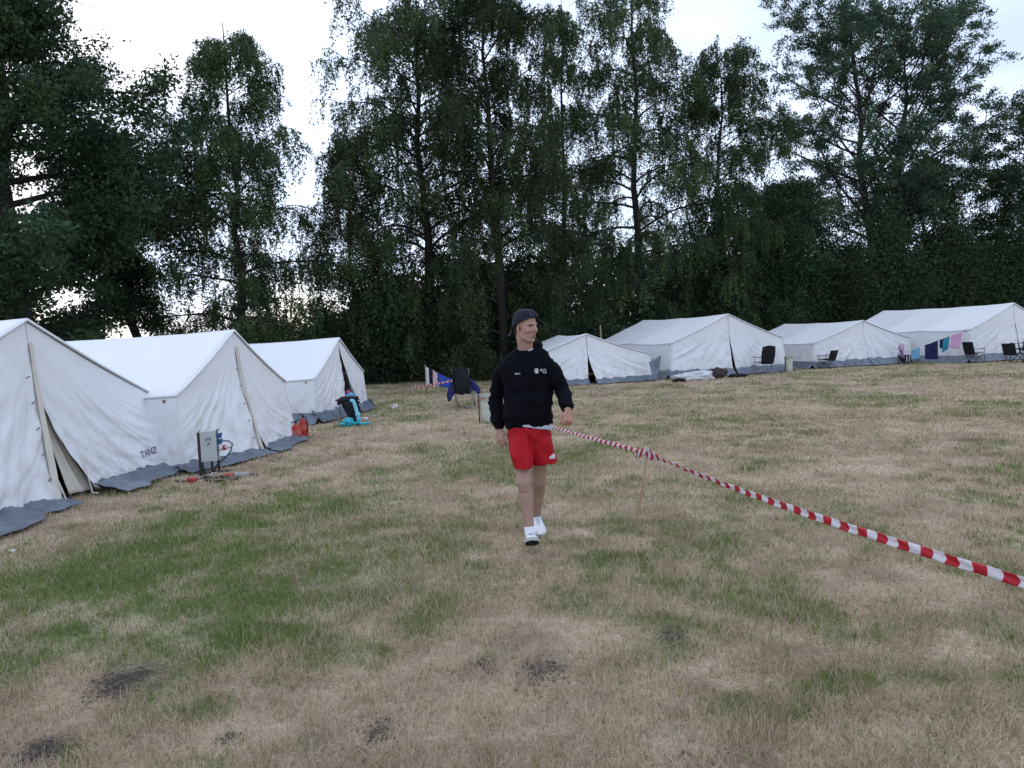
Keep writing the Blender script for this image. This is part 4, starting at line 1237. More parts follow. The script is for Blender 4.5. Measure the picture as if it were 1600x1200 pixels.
# --- prints on the clothes
def lay(me, cx, cy, depth, on, parent, rot=0.0):
    c = P(cx, cy, depth)
    me.transform(Matrix.Rotation(rot, 4, 'Z'))
    m = Matrix(((1, 0, 0, c.x), (0, 0, -1, c.y), (0, 1, 0, c.z), (0, 0, 0, 1)))
    bm = bmesh.new(); bm.from_mesh(me); bmesh.ops.triangulate(bm, faces=bm.faces[:])
    bmesh.ops.subdivide_edges(bm, edges=bm.edges[:], cuts=2, use_grid_fill=True); bmesh.ops.triangulate(bm, faces=bm.faces[:])
    bm.to_mesh(me); bm.free()
    bpy.context.view_layer.update()
    press_on(me, [on], m, ray(cx, cy), 0.005)
    me.transform(Matrix.Translation(-OFF))
    link('lettering', me, parent)
lay(text_mesh('Marc', 0.021, M_white, 'lettering'), 809, 584, 5.3, hoodie, hoodie, R(6))
lay(text_mesh('KjG', 0.030, M_white, 'lettering'), 849, 578.5, 5.3, hoodie, hoodie, R(-3))
def emblem():
    m = MB()
    for k in range(3):                         # round badge with a little crown of strokes
        x = -0.012 + 0.011 * k
        m.box((x, 0.012 + 0.002 * (k == 1), 0), (0.005, 0.013, 0.0012), Matrix.Rotation(R(-18 + 18 * k), 3, 'Z'))
    n = 18
    for r0, r1, sx in ((0.0, 0.0085, 0.0), (0.011, 0.0145, 0.0)):
        vs = []; fs = []
        for k in range(n):
            a = 2 * PI * k / n
            vs += [(r0 * math.cos(a) + sx, r0 * math.sin(a) - 0.006, 0), (r1 * math.cos(a) + sx, r1 * math.sin(a) - 0.006, 0)]
        for k in range(n):
            k2 = (k + 1) % n
            fs.append((2 * k, 2 * k + 1, 2 * k2 + 1, 2 * k2))
        m.add(vs, fs)
    me = new_mesh('emblem', m.v, m.f, M_white, False)
    lay(me, 838.5, 579.5, 5.3, hoodie, hoodie)
    u = MB(); u.box((0, 0, 0), (0.030, 0.004, 0.001)); u.box((0.012, 0.0055, 0), (0.006, 0.003, 0.001))
    lay(new_mesh('underline', u.v, u.f, M_white, False), 851, 582.6, 5.3, hoodie, hoodie, R(-3))
emblem()
def stripes_mark():
    m = MB()
    for k, hgt in enumerate((0.012, 0.023, 0.034)):
        x = -0.017 + 0.0155 * k
        m.add([(x - 0.006, -0.016, 0), (x + 0.0065, -0.016, 0), (x + 0.0065 - 0.25 * hgt * 0.4, -0.016 + hgt, 0), (x - 0.005 - 0.45 * hgt * 0.4, -0.016 + hgt * 0.86, 0)], [(0, 1, 2, 3)])
    m.box((-0.001, -0.021, 0), (0.046, 0.004, 0.001))
    lay(new_mesh('three_bar_mark', m.v, m.f, M_white, False), 863.2, 712, 5.4, shorts, shorts, R(0))
stripes_mark()
# ------------------------------------------------------------------ small things on the meadow
def on_ground(px, py):
    p = G(px, py); p.z = gz(p.x, p.y); return p

M_red = mat('red_paint', (0.42, 0.025, 0.012), 0.4, 0.08, 10.0, spec=0.5)
M_redplug = mat('red_plastic', (0.42, 0.03, 0.03), 0.4, spec=0.5)
M_greypl = mat('grey_plastic', (0.32, 0.34, 0.36), 0.45, spec=0.5)
M_box = mat('pale_grey_enamel', (0.47, 0.50, 0.50), 0.45, 0.05, 6.0, spec=0.4)
M_blue = mat('blue_plastic', (0.03, 0.12, 0.30), 0.4, spec=0.5)
M_whitepl = mat('white_plastic', (0.70, 0.70, 0.72), 0.4, spec=0.5)
M_turq = mat('turquoise_plastic', (0.02, 0.42, 0.50), 0.35, 0.08, 12.0, spec=0.5)
M_paleturq = mat('pale_turquoise_plastic', (0.22, 0.56, 0.68), 0.35, 0.05, 12.0, spec=0.5)
M_navy = mat('navy_towel', (0.018, 0.018, 0.075), 0.95, 0.2, 20.0, 0.3, 90.0)
M_teal = mat('teal_cloth', (0.03, 0.22, 0.30), 0.95, 0.1, 20.0, 0.2, 60.0)
M_lblue = mat('light_blue_cloth', (0.16, 0.36, 0.52), 0.95, 0.2, 14.0, 0.2, 60.0)
M_pink = mat('pink_cloth', (0.55, 0.32, 0.48), 0.95, 0.1, 14.0, 0.2, 60.0)
M_purple = mat('purple_cloth', (0.22, 0.12, 0.32), 0.95, 0.2, 14.0)
M_royal = mat('royal_blue_cloth', (0.035, 0.075, 0.36), 0.95, 0.1, 14.0, 0.2, 60.0)
M_jacket = mat('dark_blue_jacket', (0.014, 0.020, 0.105), 0.8, 0.25, 16.0, 0.4, 40.0)
M_whitecloth = mat('white_cloth', (0.62, 0.62, 0.66), 0.95, 0.06, 14.0, 0.2, 60.0)
M_bag = mat('pale_bin_bag', (0.52, 0.53, 0.45), 0.55, 0.12, 9.0, 0.5, 22.0, spec=0.4)
M_sack = mat('white_sack', (0.66, 0.66, 0.68), 0.7, 0.08, 8.0, 0.4, 20.0)
M_brown = mat('dark_brown_cloth', (0.06, 0.045, 0.042), 0.9, 0.5, 16.0, 0.5, 30.0)
M_dgreen = mat('dark_green_cloth', (0.012, 0.022, 0.020), 0.9, 0.2, 16.0, 0.4, 40.0)
M_paper = mat('white_paper', (0.72, 0.72, 0.72), 0.9)

def lump(name, mt, parent, c, r, seed, amp=0.2, vox=None):
    q = np.random.default_rng(seed)
    m = MB(); m.ell(c, r, None, 34, 22)
    co = np.array([list(v) for v in m.v]); ctr = np.array(c)
    d = co - ctr
    k = 1 + amp * (fbm(co[:, 0] / r[0] * 2.2 + seed, co[:, 2] / r[2] * 2.2 + co[:, 1] / r[1] * 1.5, seed, 4, 0.6) - 0.5) * 2.6
    co = ctr + d * k[:, None]
    co[:, 2] = np.maximum(co[:, 2], 0.004)
    m.v = [Vector(p) for p in co]
    return m.build(name, mt, parent)

# --- power distribution box
def power_box():
    g0 = on_ground(331, 740)
    root = thing('power_box', 'pale grey power distribution box on black legs in front of the second tent', 'power box', g0, R(14))
    z0, w, d, h = 0.17, 0.21, 0.19, 0.40
    bm = bmesh.new(); bmesh.ops.create_cube(bm, size=1)
    for v in bm.verts: v.co = Vector((v.co.x * w, v.co.y * d, v.co.z * h + z0 + h / 2))
    bmesh.ops.bevel(bm, geom=bm.edges[:], offset=0.006, segments=2, affect='EDGES')
    me = bpy.data.meshes.new('cabinet'); bm.to_mesh(me); bm.free(); me.materials.append(M_box); link('cabinet', me, root)
    MB().box((0, -d / 2 - 0.006, z0 + h / 2), (w - 0.012, 0.010, h - 0.014)).build('front_panel', M_box, root, False)
    MB().box((w / 2 + 0.004, 0, z0 + h + 0.002), (0.012, d + 0.02, 0.012)).build('lid_edge', M_black, root, False)
    MB().box((w / 2 + 0.003, -d / 2 - 0.004, z0 + h / 2), (0.007, 0.012, h)).build('corner_strip', M_black, root, False)
    for x, y, top, nm in ((-w / 2 - 0.016, -d / 2 + 0.01, z0 + h - 0.01, 'leg'), (0.02, -d / 2 + 0.03, z0 + 0.004, 'leg'), (w / 2 - 0.02, d / 2 - 0.03, z0 + 0.004, 'leg'), (-w / 2 - 0.016, d / 2 - 0.02, z0 + h - 0.01, 'leg')):
        MB().box((x, y, top / 2), (0.030, 0.030, top)).build(nm, M_black, root, False)
    MB().box((0.05, 0, 0.016), (0.42, 0.05, 0.025)).box((-0.10, 0.02, 0.014), (0.05, 0.40, 0.022)).build('base_frame', M_black, root, False)
    for zz in (0.325, 0.245):
        s = MB().box((w / 2 + 0.026, -0.01, z0 + zz), (0.042, 0.060, 0.066))
        o = s.build('socket', M_blue, root, False)
        MB().box((w / 2 + 0.050, -0.01, z0 + zz + 0.012), (0.014, 0.056, 0.050), Matrix.Rotation(R(20), 3, 'Y')).build('socket_lid', M_blue, o, False)
    pl = MB().tube([(w / 2, -0.03, z0 + 0.155), (w / 2 + 0.07, -0.05, z0 + 0.165)], 0.032, 12).build('socket', M_whitepl, root)
    MB().tube([(w / 2 + 0.07, -0.05, z0 + 0.165), (w / 2 + 0.095, -0.057, z0 + 0.168)], 0.037, 12).build('socket_ring', M_redplug, pl)
    MB().tube([(w / 2 + 0.095, -0.057, z0 + 0.17), (w / 2 + 0.18, -0.08, z0 + 0.19)], [0.028, 0.020], 12).build('plug', M_whitepl, root)
    MB().tube([(w / 2 + 0.05, -0.02, z0 + 0.25), (w / 2 + 0.14, -0.05, z0 + 0.25), (w / 2 + 0.19, -0.09, z0 + 0.21), (w / 2 + 0.16, -0.10, z0 + 0.11), (w / 2 + 0.07, -0.10, z0 + 0.02), (w / 2 - 0.02, -0.09, 0.12), (w / 2 - 0.07, -0.09, 0.03)], 0.009, 7).build('cable', M_black, root)
    # round emblem with two legs on the door
    m = MB()
    yy = -d / 2 - 0.0125
    def arc(r, a0, a1, cz, n=12):
        m.tube([(r * math.cos(R(a0 + (a1 - a0) * k / n)) - 0.0, yy, cz + r * math.sin(R(a0 + (a1 - a0) * k / n))) for k in range(n + 1)], 0.0035, 5)
    arc(0.034, 10, 170, z0 + 0.285); arc(0.020, -20, 200, z0 + 0.285); arc(0.034, 170, 190, z0 + 0.285); arc(0.034, -10, 10, z0 + 0.285)
    m.tube([(-0.022, yy, z0 + 0.262), (0.024, yy, z0 + 0.215)], 0.0035, 5); m.tube([(0.022, yy, z0 + 0.262), (-0.026, yy, z0 + 0.205)], 0.0035, 5)
    m.build('emblem', mat('grey_print', (0.12, 0.13, 0.14), 0.8), root)
power_box()
def cee(name, label, px, py, ang, ln, grey=True):
    g0 = on_ground(px, py)
    root = thing(name, label, 'power plug', g0 + Vector((0, 0, 0.036)), ang)
    MB().tube([(-ln * 0.5, 0, 0), (-ln * 0.40, 0, 0.002), (0, 0, 0), (0.02, 0, 0)], [0.018, 0.030, 0.033, 0.035], 12).build('plug', M_redplug, root)
    if grey:
        MB().tube([(0.022, 0, 0), (0.06, 0, 0), (0.061, 0, 0), (0.17, 0, 0.002), (0.20, 0, 0.002)], [0.040, 0.040, 0.031, 0.029, 0.020], 12).build('coupler', M_greypl, root)
        MB().tube([(0.20, 0, 0.002), (0.27, -0.01, -0.01), (0.34, -0.05, -0.028), (0.40, -0.10, -0.03)], 0.009, 6).build('cable', M_black, root)
    MB().tube([(-ln * 0.5, 0, 0), (-ln * 0.6, 0.0, -0.012), (-ln * 0.6 - 0.20, 0.06, -0.025)], 0.011, 6).build('cable', M_black, root)
cee('cable_plug', 'red and grey plug coupling lying on the grass beside the power box', 364, 746, R(12), 0.20)
cee('cable_plug', 'short red plug lying at the corner of the nearest tent', 304, 755, R(-8), 0.17, False)
def cable(label, pts, r, mt, name='cable'):
    c = [on_ground(px, py) for px, py in pts]
    o = c[0].copy()
    m = MB(o); fine = []
    for i in range(len(c) - 1):
        for k in range(5): fine.append(c[i].lerp(c[i + 1], k / 5))
    fine.append(c[-1])
    for k, p in enumerate(fine):
        p.z = gz(p.x, p.y) + r + 0.008 + 0.01 * math.sin(k * 1.3)
        p.x += 0.015 * math.sin(k * 0.9)
    m.tube(fine, r, 6)
    ob = m.build(name, mt, None, True, o)
    tag(ob, label, 'cable')
cable('thick black cable on the grass under the power box', [(292, 752), (318, 749), (345, 748), (372, 751), (350, 756), (322, 755)], 0.016, M_black)
cable('thin white cable running from the power box to the tent corner', [(340, 737), (336, 742), (322, 747), (300, 750), (290, 751)], 0.008, M_whitepl)

# --- two red extinguishers by the second tent
def extinguisher():
    root = thing('fire_extinguisher', 'squat red extinguisher in front, black valve tipped to the left', 'fire extinguisher', on_ground(464, 690), R(20), 'red extinguishers by the second tent')
    m = MB(); n = 18
    prof = [(0.0, 0.070), (0.008, 0.082), (0.03, 0.086), (0.22, 0.086), (0.26, 0.076), (0.285, 0.052), (0.30, 0.026), (0.325, 0.022)]
    m.rings([[(r * math.cos(2 * PI * k / n), r * math.sin(2 * PI * k / n), z) for k in range(n)] for z, r in prof])
    m.build('cylinder', M_red, root)
    MB().tube([(0, 0, 0.32), (0, 0, 0.36)], 0.020, 10).build('valve', M_black, root)
    MB().box((0.035, 0, 0.372), (0.12, 0.024, 0.014), Matrix.Rotation(R(-15), 3, 'Y')).build('lever', M_black, root, False)
    MB().tube([(-0.02, 0, 0.35), (-0.09, 0, 0.33), (-0.115, -0.01, 0.22), (-0.105, -0.01, 0.08)], 0.011, 7).build('hose', M_black, root)
    MB().tube([(0, 0, 0.0), (0, 0, 0.028)], 0.090, 18).build('base_ring', M_black, root)
    MB().tube([(0, 0, 0.13), (0, 0, 0.21)], 0.0875, 18, caps=False).build('paper_band', mat('pale_band', (0.50, 0.12, 0.08), 0.6), root)
    return root
e1 = extinguisher()
def copy_tree(o, parent=None):
    c = o.copy(); COL.objects.link(c)
    if parent: c.parent = parent
    for ch in o.children: copy_tree(ch, c)
    return c
e2 = copy_tree(e1); e2.location = on_ground(475, 684); e2.rotation_euler = (0, 0, R(150)); e2.scale = (0.9, 0.9, 1.12)
e2['label'] = 'taller red extinguisher behind the squat one, nearer the third tent'

# --- things at the open door of the third tent
def stool():
    root = thing('camp_stool', 'black folding camp stool with clothes on it at the third tent', 'stool', on_ground(546, 660), R(10))
    MB().rings([[(x * 0.22 + 0.008 * math.sin(5 * a), y * 0.19, z) for a, (x, y) in enumerate(((-1, -1), (0, -1.05), (1, -1), (1.04, 0), (1, 1), (0, 1.05), (-1, 1), (-1.04, 0)))] for z in (0.40, 0.415, 0.43)]).build('seat', M_dark, root)
    for sx in (-1, 1):
        MB().tube([(sx * 0.20, -0.17, 0.01), (sx * 0.20, 0.17, 0.41)], 0.012, 6).build('leg', M_steel, root)
        MB().tube([(sx * 0.18, 0.17, 0.01), (sx * 0.18, -0.17, 0.41)], 0.012, 6).build('leg', M_steel, root)
    MB().tube([(-0.2, -0.17, 0.015), (0.2, -0.17, 0.015)], 0.010, 6).build('crossbar', M_steel, root)
stool()
def drape(name, label, cat, mt, base, pts_fn, nu=24, nv=18, thick=0.008, group=None):
    o = Vector(base)
    u = np.linspace(0, 1, nu)[:, None]; v = np.linspace(0, 1, nv)[None, :]
    x, y, z = pts_fn(u, v)
    g = np.stack([x + 0 * u + 0 * v, y + 0 * u + 0 * v, z + 0 * u + 0 * v], -1)
    ob = grid(name, g, mt, None, thick)
    ob.location = o
    return tag(ob, label, cat, group)
b0 = on_ground(548, 660)
drape('jacket', 'black jacket hanging over the camp stool down to the grass', 'jacket', M_dark, b0 + Vector((0, 0, 0)),
      lambda u, v: (-0.24 + 0.50 * u + 0.03 * np.sin(9 * v + 4 * u), -0.24 + 0.10 * np.cos(PI * u) - 0.03 * np.sin(14 * u), 0.52 - 0.06 * np.sin(PI * u) - (0.06 + 0.40 * np.clip(u * 1.6 - 0.3, 0, 1)) * v + 0.0 * u))
lump('bundle', M_dark, None, (0, 0, 0.09), (0.22, 0.18, 0.075), 5, 0.3).location = b0 + Vector((-0.03, 0, 0.40))
tag(bpy.data.objects['bundle'], 'dark bundle of clothes lying on the camp stool', 'bundle')
c0 = on_ground(540, 655)
ob = lump('cloth', M_lblue, None, (0, 0, 0.05), (0.10, 0.09, 0.075), 9, 0.45); ob.location = b0 + Vector((0.02, 0.02, 0.50)); tag(ob, 'crumpled light blue cloth on top of the dark bundle', 'cloth')
ob = lump('towel', mat('pink_towel', (0.42, 0.06, 0.14), 0.95), None, (0, 0, 0.04), (0.05, 0.06, 0.055), 10, 0.45); ob.location = b0 + Vector((-0.03, 0.08, 0.585)); tag(ob, 'small pink towel behind the light blue cloth', 'towel')
# pump pipe with bend and foot
def pipe():
    g0 = on_ground(560, 664)
    root = thing('plastic_pipe', 'pale turquoise bent pipe leaning upright against the stool', 'pipe', g0)
    MB().tube([(0.03, 0, 0.01), (0.0, 0, 0.20), (-0.035, 0, 0.36), (-0.065, 0.0, 0.47), (-0.085, 0.0, 0.50), (-0.14, 0, 0.51)], [0.042, 0.040, 0.036, 0.036, 0.034, 0.030], 12).build('tube', M_paleturq, root)
    MB().tube([(0.004, 0, 0.18), (-0.004, 0, 0.24)], 0.048, 12).build('collar', M_paleturq, root)
    MB().tube([(0.035, 0, -0.005), (0.03, 0, 0.02)], [0.075, 0.05], 14).build('foot', M_turq, root)
pipe()
def basin(label, px, py, r, h, mt, squash=1.0, inner=True):
    g0 = on_ground(px, py)
    root = thing('basin', label, 'basin', g0, 0, 'turquoise basins in front of the third tent')
    n = 28; m = MB()
    prof = [(0, r * 0.75), (0.004, r * 0.80), (h * 0.6, r * 0.93), (h, r), (h + 0.006, r * 1.08), (h, r * 1.08), (h - 0.004, r * 0.96), (h * 0.5, r * 0.88), (0.012, r * 0.76)]
    m.rings([[(rr * math.cos(2 * PI * k / n), squash * rr * math.sin(2 * PI * k / n), z) for k in range(n)] for z, rr in prof])
    m.build('bowl', mt, root)
    return root
bb = basin('wide turquoise basin with rags in it, left of the two', 545, 666, 0.20, 0.065, M_turq)
basin('flat turquoise basin, right of the two', 569, 665, 0.125, 0.045, M_turq, 0.9)
ob = lump('rag', M_turq, None, (0, 0, 0.03), (0.11, 0.10, 0.08), 12, 0.4); ob.location = on_ground(545, 664) + Vector((0, 0, 0.04)); tag(ob, 'crumpled turquoise rag in the wide basin', 'rag')
ob = lump('paper_scrap', M_paper, None, (0, 0, 0.03), (0.07, 0.05, 0.04), 13, 0.45); ob.location = on_ground(570, 657); tag(ob, 'white paper scrap behind the flat basin', 'litter')
ob = lump('paper_ball', M_paper, None, (0, 0, 0.05), (0.055, 0.05, 0.06), 14, 0.5); ob.location = on_ground(618, 638); tag(ob, 'crumpled white paper ball alone on the grass', 'litter')
ob = lump('paper_scrap', M_paper, None, (0, 0, 0.03), (0.035, 0.03, 0.035), 15, 0.5); ob.location = on_ground(614, 639.5); tag(ob, 'tiny white scrap touching the crumpled paper ball', 'litter')
ob = MB().box((0, 0, 0.012), (0.21, 0.03, 0.018), Matrix.Rotation(R(5), 3, 'Z')).build('white_stick', M_paper, None, False, on_ground(588, 650)); tag(ob, 'flat white stick lying on bare turf', 'stick')
ob = lump('paper_scrap', M_paper, None, (0, 0, 0.012), (0.03, 0.015, 0.012), 16, 0.4); ob.location = on_ground(20, 862); tag(ob, 'white scrap on the green grass at the nearest door', 'litter')
ob = lump('shoe', M_dark, None, (0, 0, 0.05), (0.16, 0.07, 0.055), 17, 0.3); ob.location = on_ground(572, 637); tag(ob, 'black shoe at the corner of the third tent', 'shoe')
# a dark bag inside the nearest tent's door
ob = lump('holdall', M_dark, None, (0, 0, 0.28), (0.42, 0.30, 0.28), 18, 0.15); ob.location = Vector((-6.0, 8.05, 0.04)); tag(ob, 'dark holdall in the shade inside the nearest door', 'bag')

# --- camp chairs
def camp_chair(label, pos, rz, fab, frame, sc=(1, 1, 1), group='folding camp chairs on the meadow', high=0.92, curved=True, legs_grey=False):
    root = thing('camp_chair', label, 'chair', pos, rz, group)
    root.scale = sc
    w = 0.25
    u = np.linspace(-1, 1, 15)[:, None]; v = np.linspace(0, 1, 13)[None, :]
    top = high - (0.05 * u ** 2 if curved else 0)
    wid = w * (1.0 if not curved else (0.9 + 0.16 * np.sin(PI * np.clip(v * 0.85, 0, 1))))
    g = np.stack([u * wid + 0 * v, -0.20 - 0.14 * v - 0.04 * (1 - u ** 2) + 0 * u, 0.36 + (top - 0.36) * v + 0 * u], -1)
    grid('backrest', g, fab, root, 0.022)
    g = np.stack([u * w + 0 * v, -0.22 + 0.46 * v + 0 * u, 0.42 - 0.05 * (1 - u ** 2) * np.sin(PI * (0.15 + 0.7 * v)) + 0.02 * v], -1)
    grid('seat', g, fab, root, 0.018)
    for sx in (-1, 1):
        MB().tube([(sx * 0.27, 0.26, 0.012), (sx * 0.25, -0.21, 0.44)], 0.011, 6).build('leg', frame, root)
        MB().tube([(sx * 0.27, -0.30, 0.012), (sx * 0.25, 0.24, 0.44)], 0.011, 6).build('leg', frame, root)
        MB().tube([(sx * 0.25, -0.21, 0.40), (sx * 0.255, -0.34, high - 0.03)], 0.010, 6).build('back_post', frame, root)
        MB().tube([(sx * 0.27, 0.26, 0.012), (sx * 0.27, 0.24, 0.62)], 0.010, 6).build('arm_post', frame, root)
        a = grid('armrest', np.stack([sx * (0.28 + 0.035 * np.linspace(-1, 1, 5)[:, None]) + 0 * np.linspace(0, 1, 9)[None, :], -0.28 + 0.56 * np.linspace(0, 1, 9)[None, :] + 0 * np.linspace(-1, 1, 5)[:, None], 0.61 - 0.025 * np.sin(PI * np.linspace(0, 1, 9))[None, :] + 0 * np.linspace(-1, 1, 5)[:, None]], -1), fab, root, 0.014)
    MB().tube([(-0.27, -0.30, 0.02), (0.27, 0.26, 0.02)], 0.009, 6).build('cross_leg', frame, root)
    MB().tube([(0.27, -0.30, 0.02), (-0.27, 0.26, 0.02)], 0.009, 6).build('cross_leg', frame, root)
    return root
camp_chair('folding chair with grey legs in front of the flags, blue jacket over it', on_ground(726, 637), R(-8), M_dark, M_steel, (0.78, 1, 1.0), high=0.98)
camp_chair('black chair with rounded back beside the pale bin bag on the right', on_ground(1195, 585), R(8), M_dark, M_steel, (0.9, 1, 1.0), high=0.98)
camp_chair('black slim straight-backed chair before the third tent of the right row', on_ground(1293, 576), R(28), M_dark, M_black, (0.78, 0.9, 0.80), high=0.82, curved=False)
camp_chair('dark chair seen from the side, right of the washing line', on_ground(1522, 567), R(-72), M_dark, M_black, (0.8, 0.9, 0.86), high=0.88, curved=False)
camp_chair('dark low chair with tilted back at the right edge', on_ground(1583, 568), R(-60), M_dark, M_black, (0.8, 0.9, 0.80), high=0.86, curved=False)
camp_chair('dark green high-backed chair partly cut by the right edge', on_ground(1598, 566), R(15), M_dgreen, M_black, (0.9, 0.9, 1.12), high=1.0)
# the blue jacket over the first chair
j0 = on_ground(726, 637)
drape('jacket', 'dark blue jacket spread over the arms of the grey-legged chair', 'jacket', M_jacket, j0,
      lambda u, v: ((-0.37 + 0.74 * u) * (0.86 + 0.22 * np.sin(2.6 * v)), -0.02 - 0.06 * v + 0.05 * np.sin(13 * u + 3 * v) - 0.16 * v * np.abs(u - 0.5), 0.76 - 0.22 * (np.abs(u - 0.5) * 2) ** 1.5 + 0.02 * np.sin(17 * u) - (0.30 + 0.08 * np.sin(11 * u + 1)) * v), 40, 20, 0.03)
ob = lump('bag', M_dark, None, (0, 0, 0.32), (0.155, 0.06, 0.31), 23, 0.22); ob.location = j0 + Vector((-0.01, -0.42, 0.33)); tag(ob, 'slack black bag hung on the back of the grey-legged chair', 'bag')

# --- bin bags on a stand
def bin_stand(label, pos, rz, sc=1.0):
    root = thing('bin_bag_stand', label, 'bin', pos, rz, 'pale bin bags on dark posts')
    root.scale = (sc, sc, sc)
    n = 24; m = MB(); rings = []
    q = np.random.default_rng(31)
    for i, (z, r) in enumerate(((0.015, 0.085), (0.03, 0.105), (0.12, 0.112), (0.25, 0.108), (0.38, 0.114), (0.47, 0.120), (0.525, 0.132), (0.545, 0.142), (0.530, 0.150), (0.49, 0.146))):
        rings.append([((r + 0.010 * math.sin(3 * a_ + i) * (i < 7) + 0.006 * q.normal()) * math.cos(a_), (r + 0.008 * math.sin(4 * a_ + 2 * i)) * math.sin(a_), z + 0.008 * math.sin(5 * a_) * (i > 5)) for a_ in [2 * PI * k / n for k in range(n)]])
    m.rings(rings); m.build('bag', M_bag, root)
    MB().box((-0.16, 0, 0.27), (0.022, 0.022, 0.54)).build('post', mat('rusty_post', (0.045, 0.022, 0.018), 0.8), root, False)
    MB().tube([(0.148 * math.cos(2 * PI * k / 24), 0.148 * math.sin(2 * PI * k / 24), 0.548) for k in range(25)], 0.007, 6).build('ring', M_greypl, root)
    MB().box((-0.15, 0, 0.548), (0.05, 0.03, 0.02)).build('clamp', M_greypl, root, False)
    return root
BIN = on_ground(757, 660)
bin_stand('pale bin bag on a dark post at the elbow of the man', BIN + Vector((0.07, 0, 0)), 0, 1.02)
bin_stand('pale bin bag on a post between two right hand tents', on_ground(1233, 582), R(20), 1.02)

# --- sack, bag and shoes at the big tent's door
ob = lump('sack', M_sack, None, (0, 0, 0.10), (0.60, 0.32, 0.17), 33, 0.5); ob.location = on_ground(1087, 594); tag(ob, 'slack white sack lying before the big middle tent', 'sack')
ob = lump('bag', M_brown, None, (0, 0, 0.16), (0.27, 0.20, 0.17), 35, 0.45); ob.location = on_ground(1121, 592); tag(ob, 'dark brown bag at the slit of the big middle tent', 'bag')
ob = lump('shoe', M_dark, None, (0, 0, 0.05), (0.20, 0.09, 0.07), 37, 0.35); ob.location = on_ground(1062, 597); tag(ob, 'black shoe left of the slack white sack', 'shoe')
ob = lump('bag', M_dark, None, (0, 0, 0.05), (0.32, 0.16, 0.07), 38, 0.35); ob.location = on_ground(1152, 590); tag(ob, 'flat black bag right of the brown bag', 'bag')

# --- flags and cloths at the far end
def hung(name, label, cat, mt, a, b, la, lb, seed, slant=0.0, wav=0.03, group=None, thick=0.006):
    """cloth hung from a line between the points a and b, falling la / lb at its two ends"""
    a, b = Vector(a), Vector(b)
    u = np.linspace(0, 1, 18)[:, None]; v = np.linspace(0, 1, 16)[None, :]
    d = b - a
    n = Vector((d.y, -d.x, 0)).normalized()
    ln = la + (lb - la) * u
    wob = wav * (fbm(u * 5 + seed, v * 1.2, seed, 3) - 0.5) * 2 * (0.2 + v)
    x = d.x * u + n.x * wob + slant * v; y = d.y * u + n.y * wob + 0 * v; z = d.z * u - ln * v + 0 * v - 0.012 * np.sin(PI * u)
    g = np.stack([x, y, z], -1)
    o = grid(name, g, mt, None, thick); o.location = a
    return tag(o, label, cat, group)
fd = 23.0
fa = P(664.5, 572, fd); fb = P(712, 595, fd)
def on_line(t): return fa.lerp(fb, t)
ob = MB(Vector((fa.x, fa.y, 0))).tube([(fa.x, fa.y, -0.1), (fa.x, fa.y, fa.z + 0.04)], 0.018, 8).build('wooden_pole', M_wood, None, True, (fa.x, fa.y, 0)); tag(ob, 'short wooden pole that holds the cloth line at the far hedge', 'pole')
ob = MB(fa).tube([fa.lerp(fb, k / 6) + Vector((0, 0, -0.02 * math.sin(PI * k / 6))) for k in range(7)] + [P(735, 612, fd)], 0.008, 5).build('cloth_line', M_black, None, True, fa); tag(ob, 'dark line sloping from the far pole to the folding chair', 'line')
hung('towel', 'white towel on the far line beside its pole', 'towel', M_whitecloth, on_line(0.01), on_line(0.11), 0.62, 0.58, 41)
hung('towel', 'white and pink patterned towel on the far line', 'towel', mat('pink_pattern', (0.58, 0.42, 0.44), 0.95, 0.35, 16.0), on_line(0.24), on_line(0.40), 0.55, 0.46, 43, -0.02)
ob = MB(on_line(0.17)).box(on_line(0.175) + Vector((0, 0, -0.28)), (0.10, 0.03, 0.50)).build('dark_gap_strip', M_dark, None, True, on_line(0.17)); tag(ob, 'narrow black strip added for the dark gap between the white and the patterned towel', 'cloth')  # no cloth of its own: a black strip added as the dark gap
hung('blue_cloth', 'royal blue cloth hanging in a wedge on the far line', 'cloth', M_royal, on_line(0.42), on_line(1.0), 0.44, 0.24, 45, 0.0)

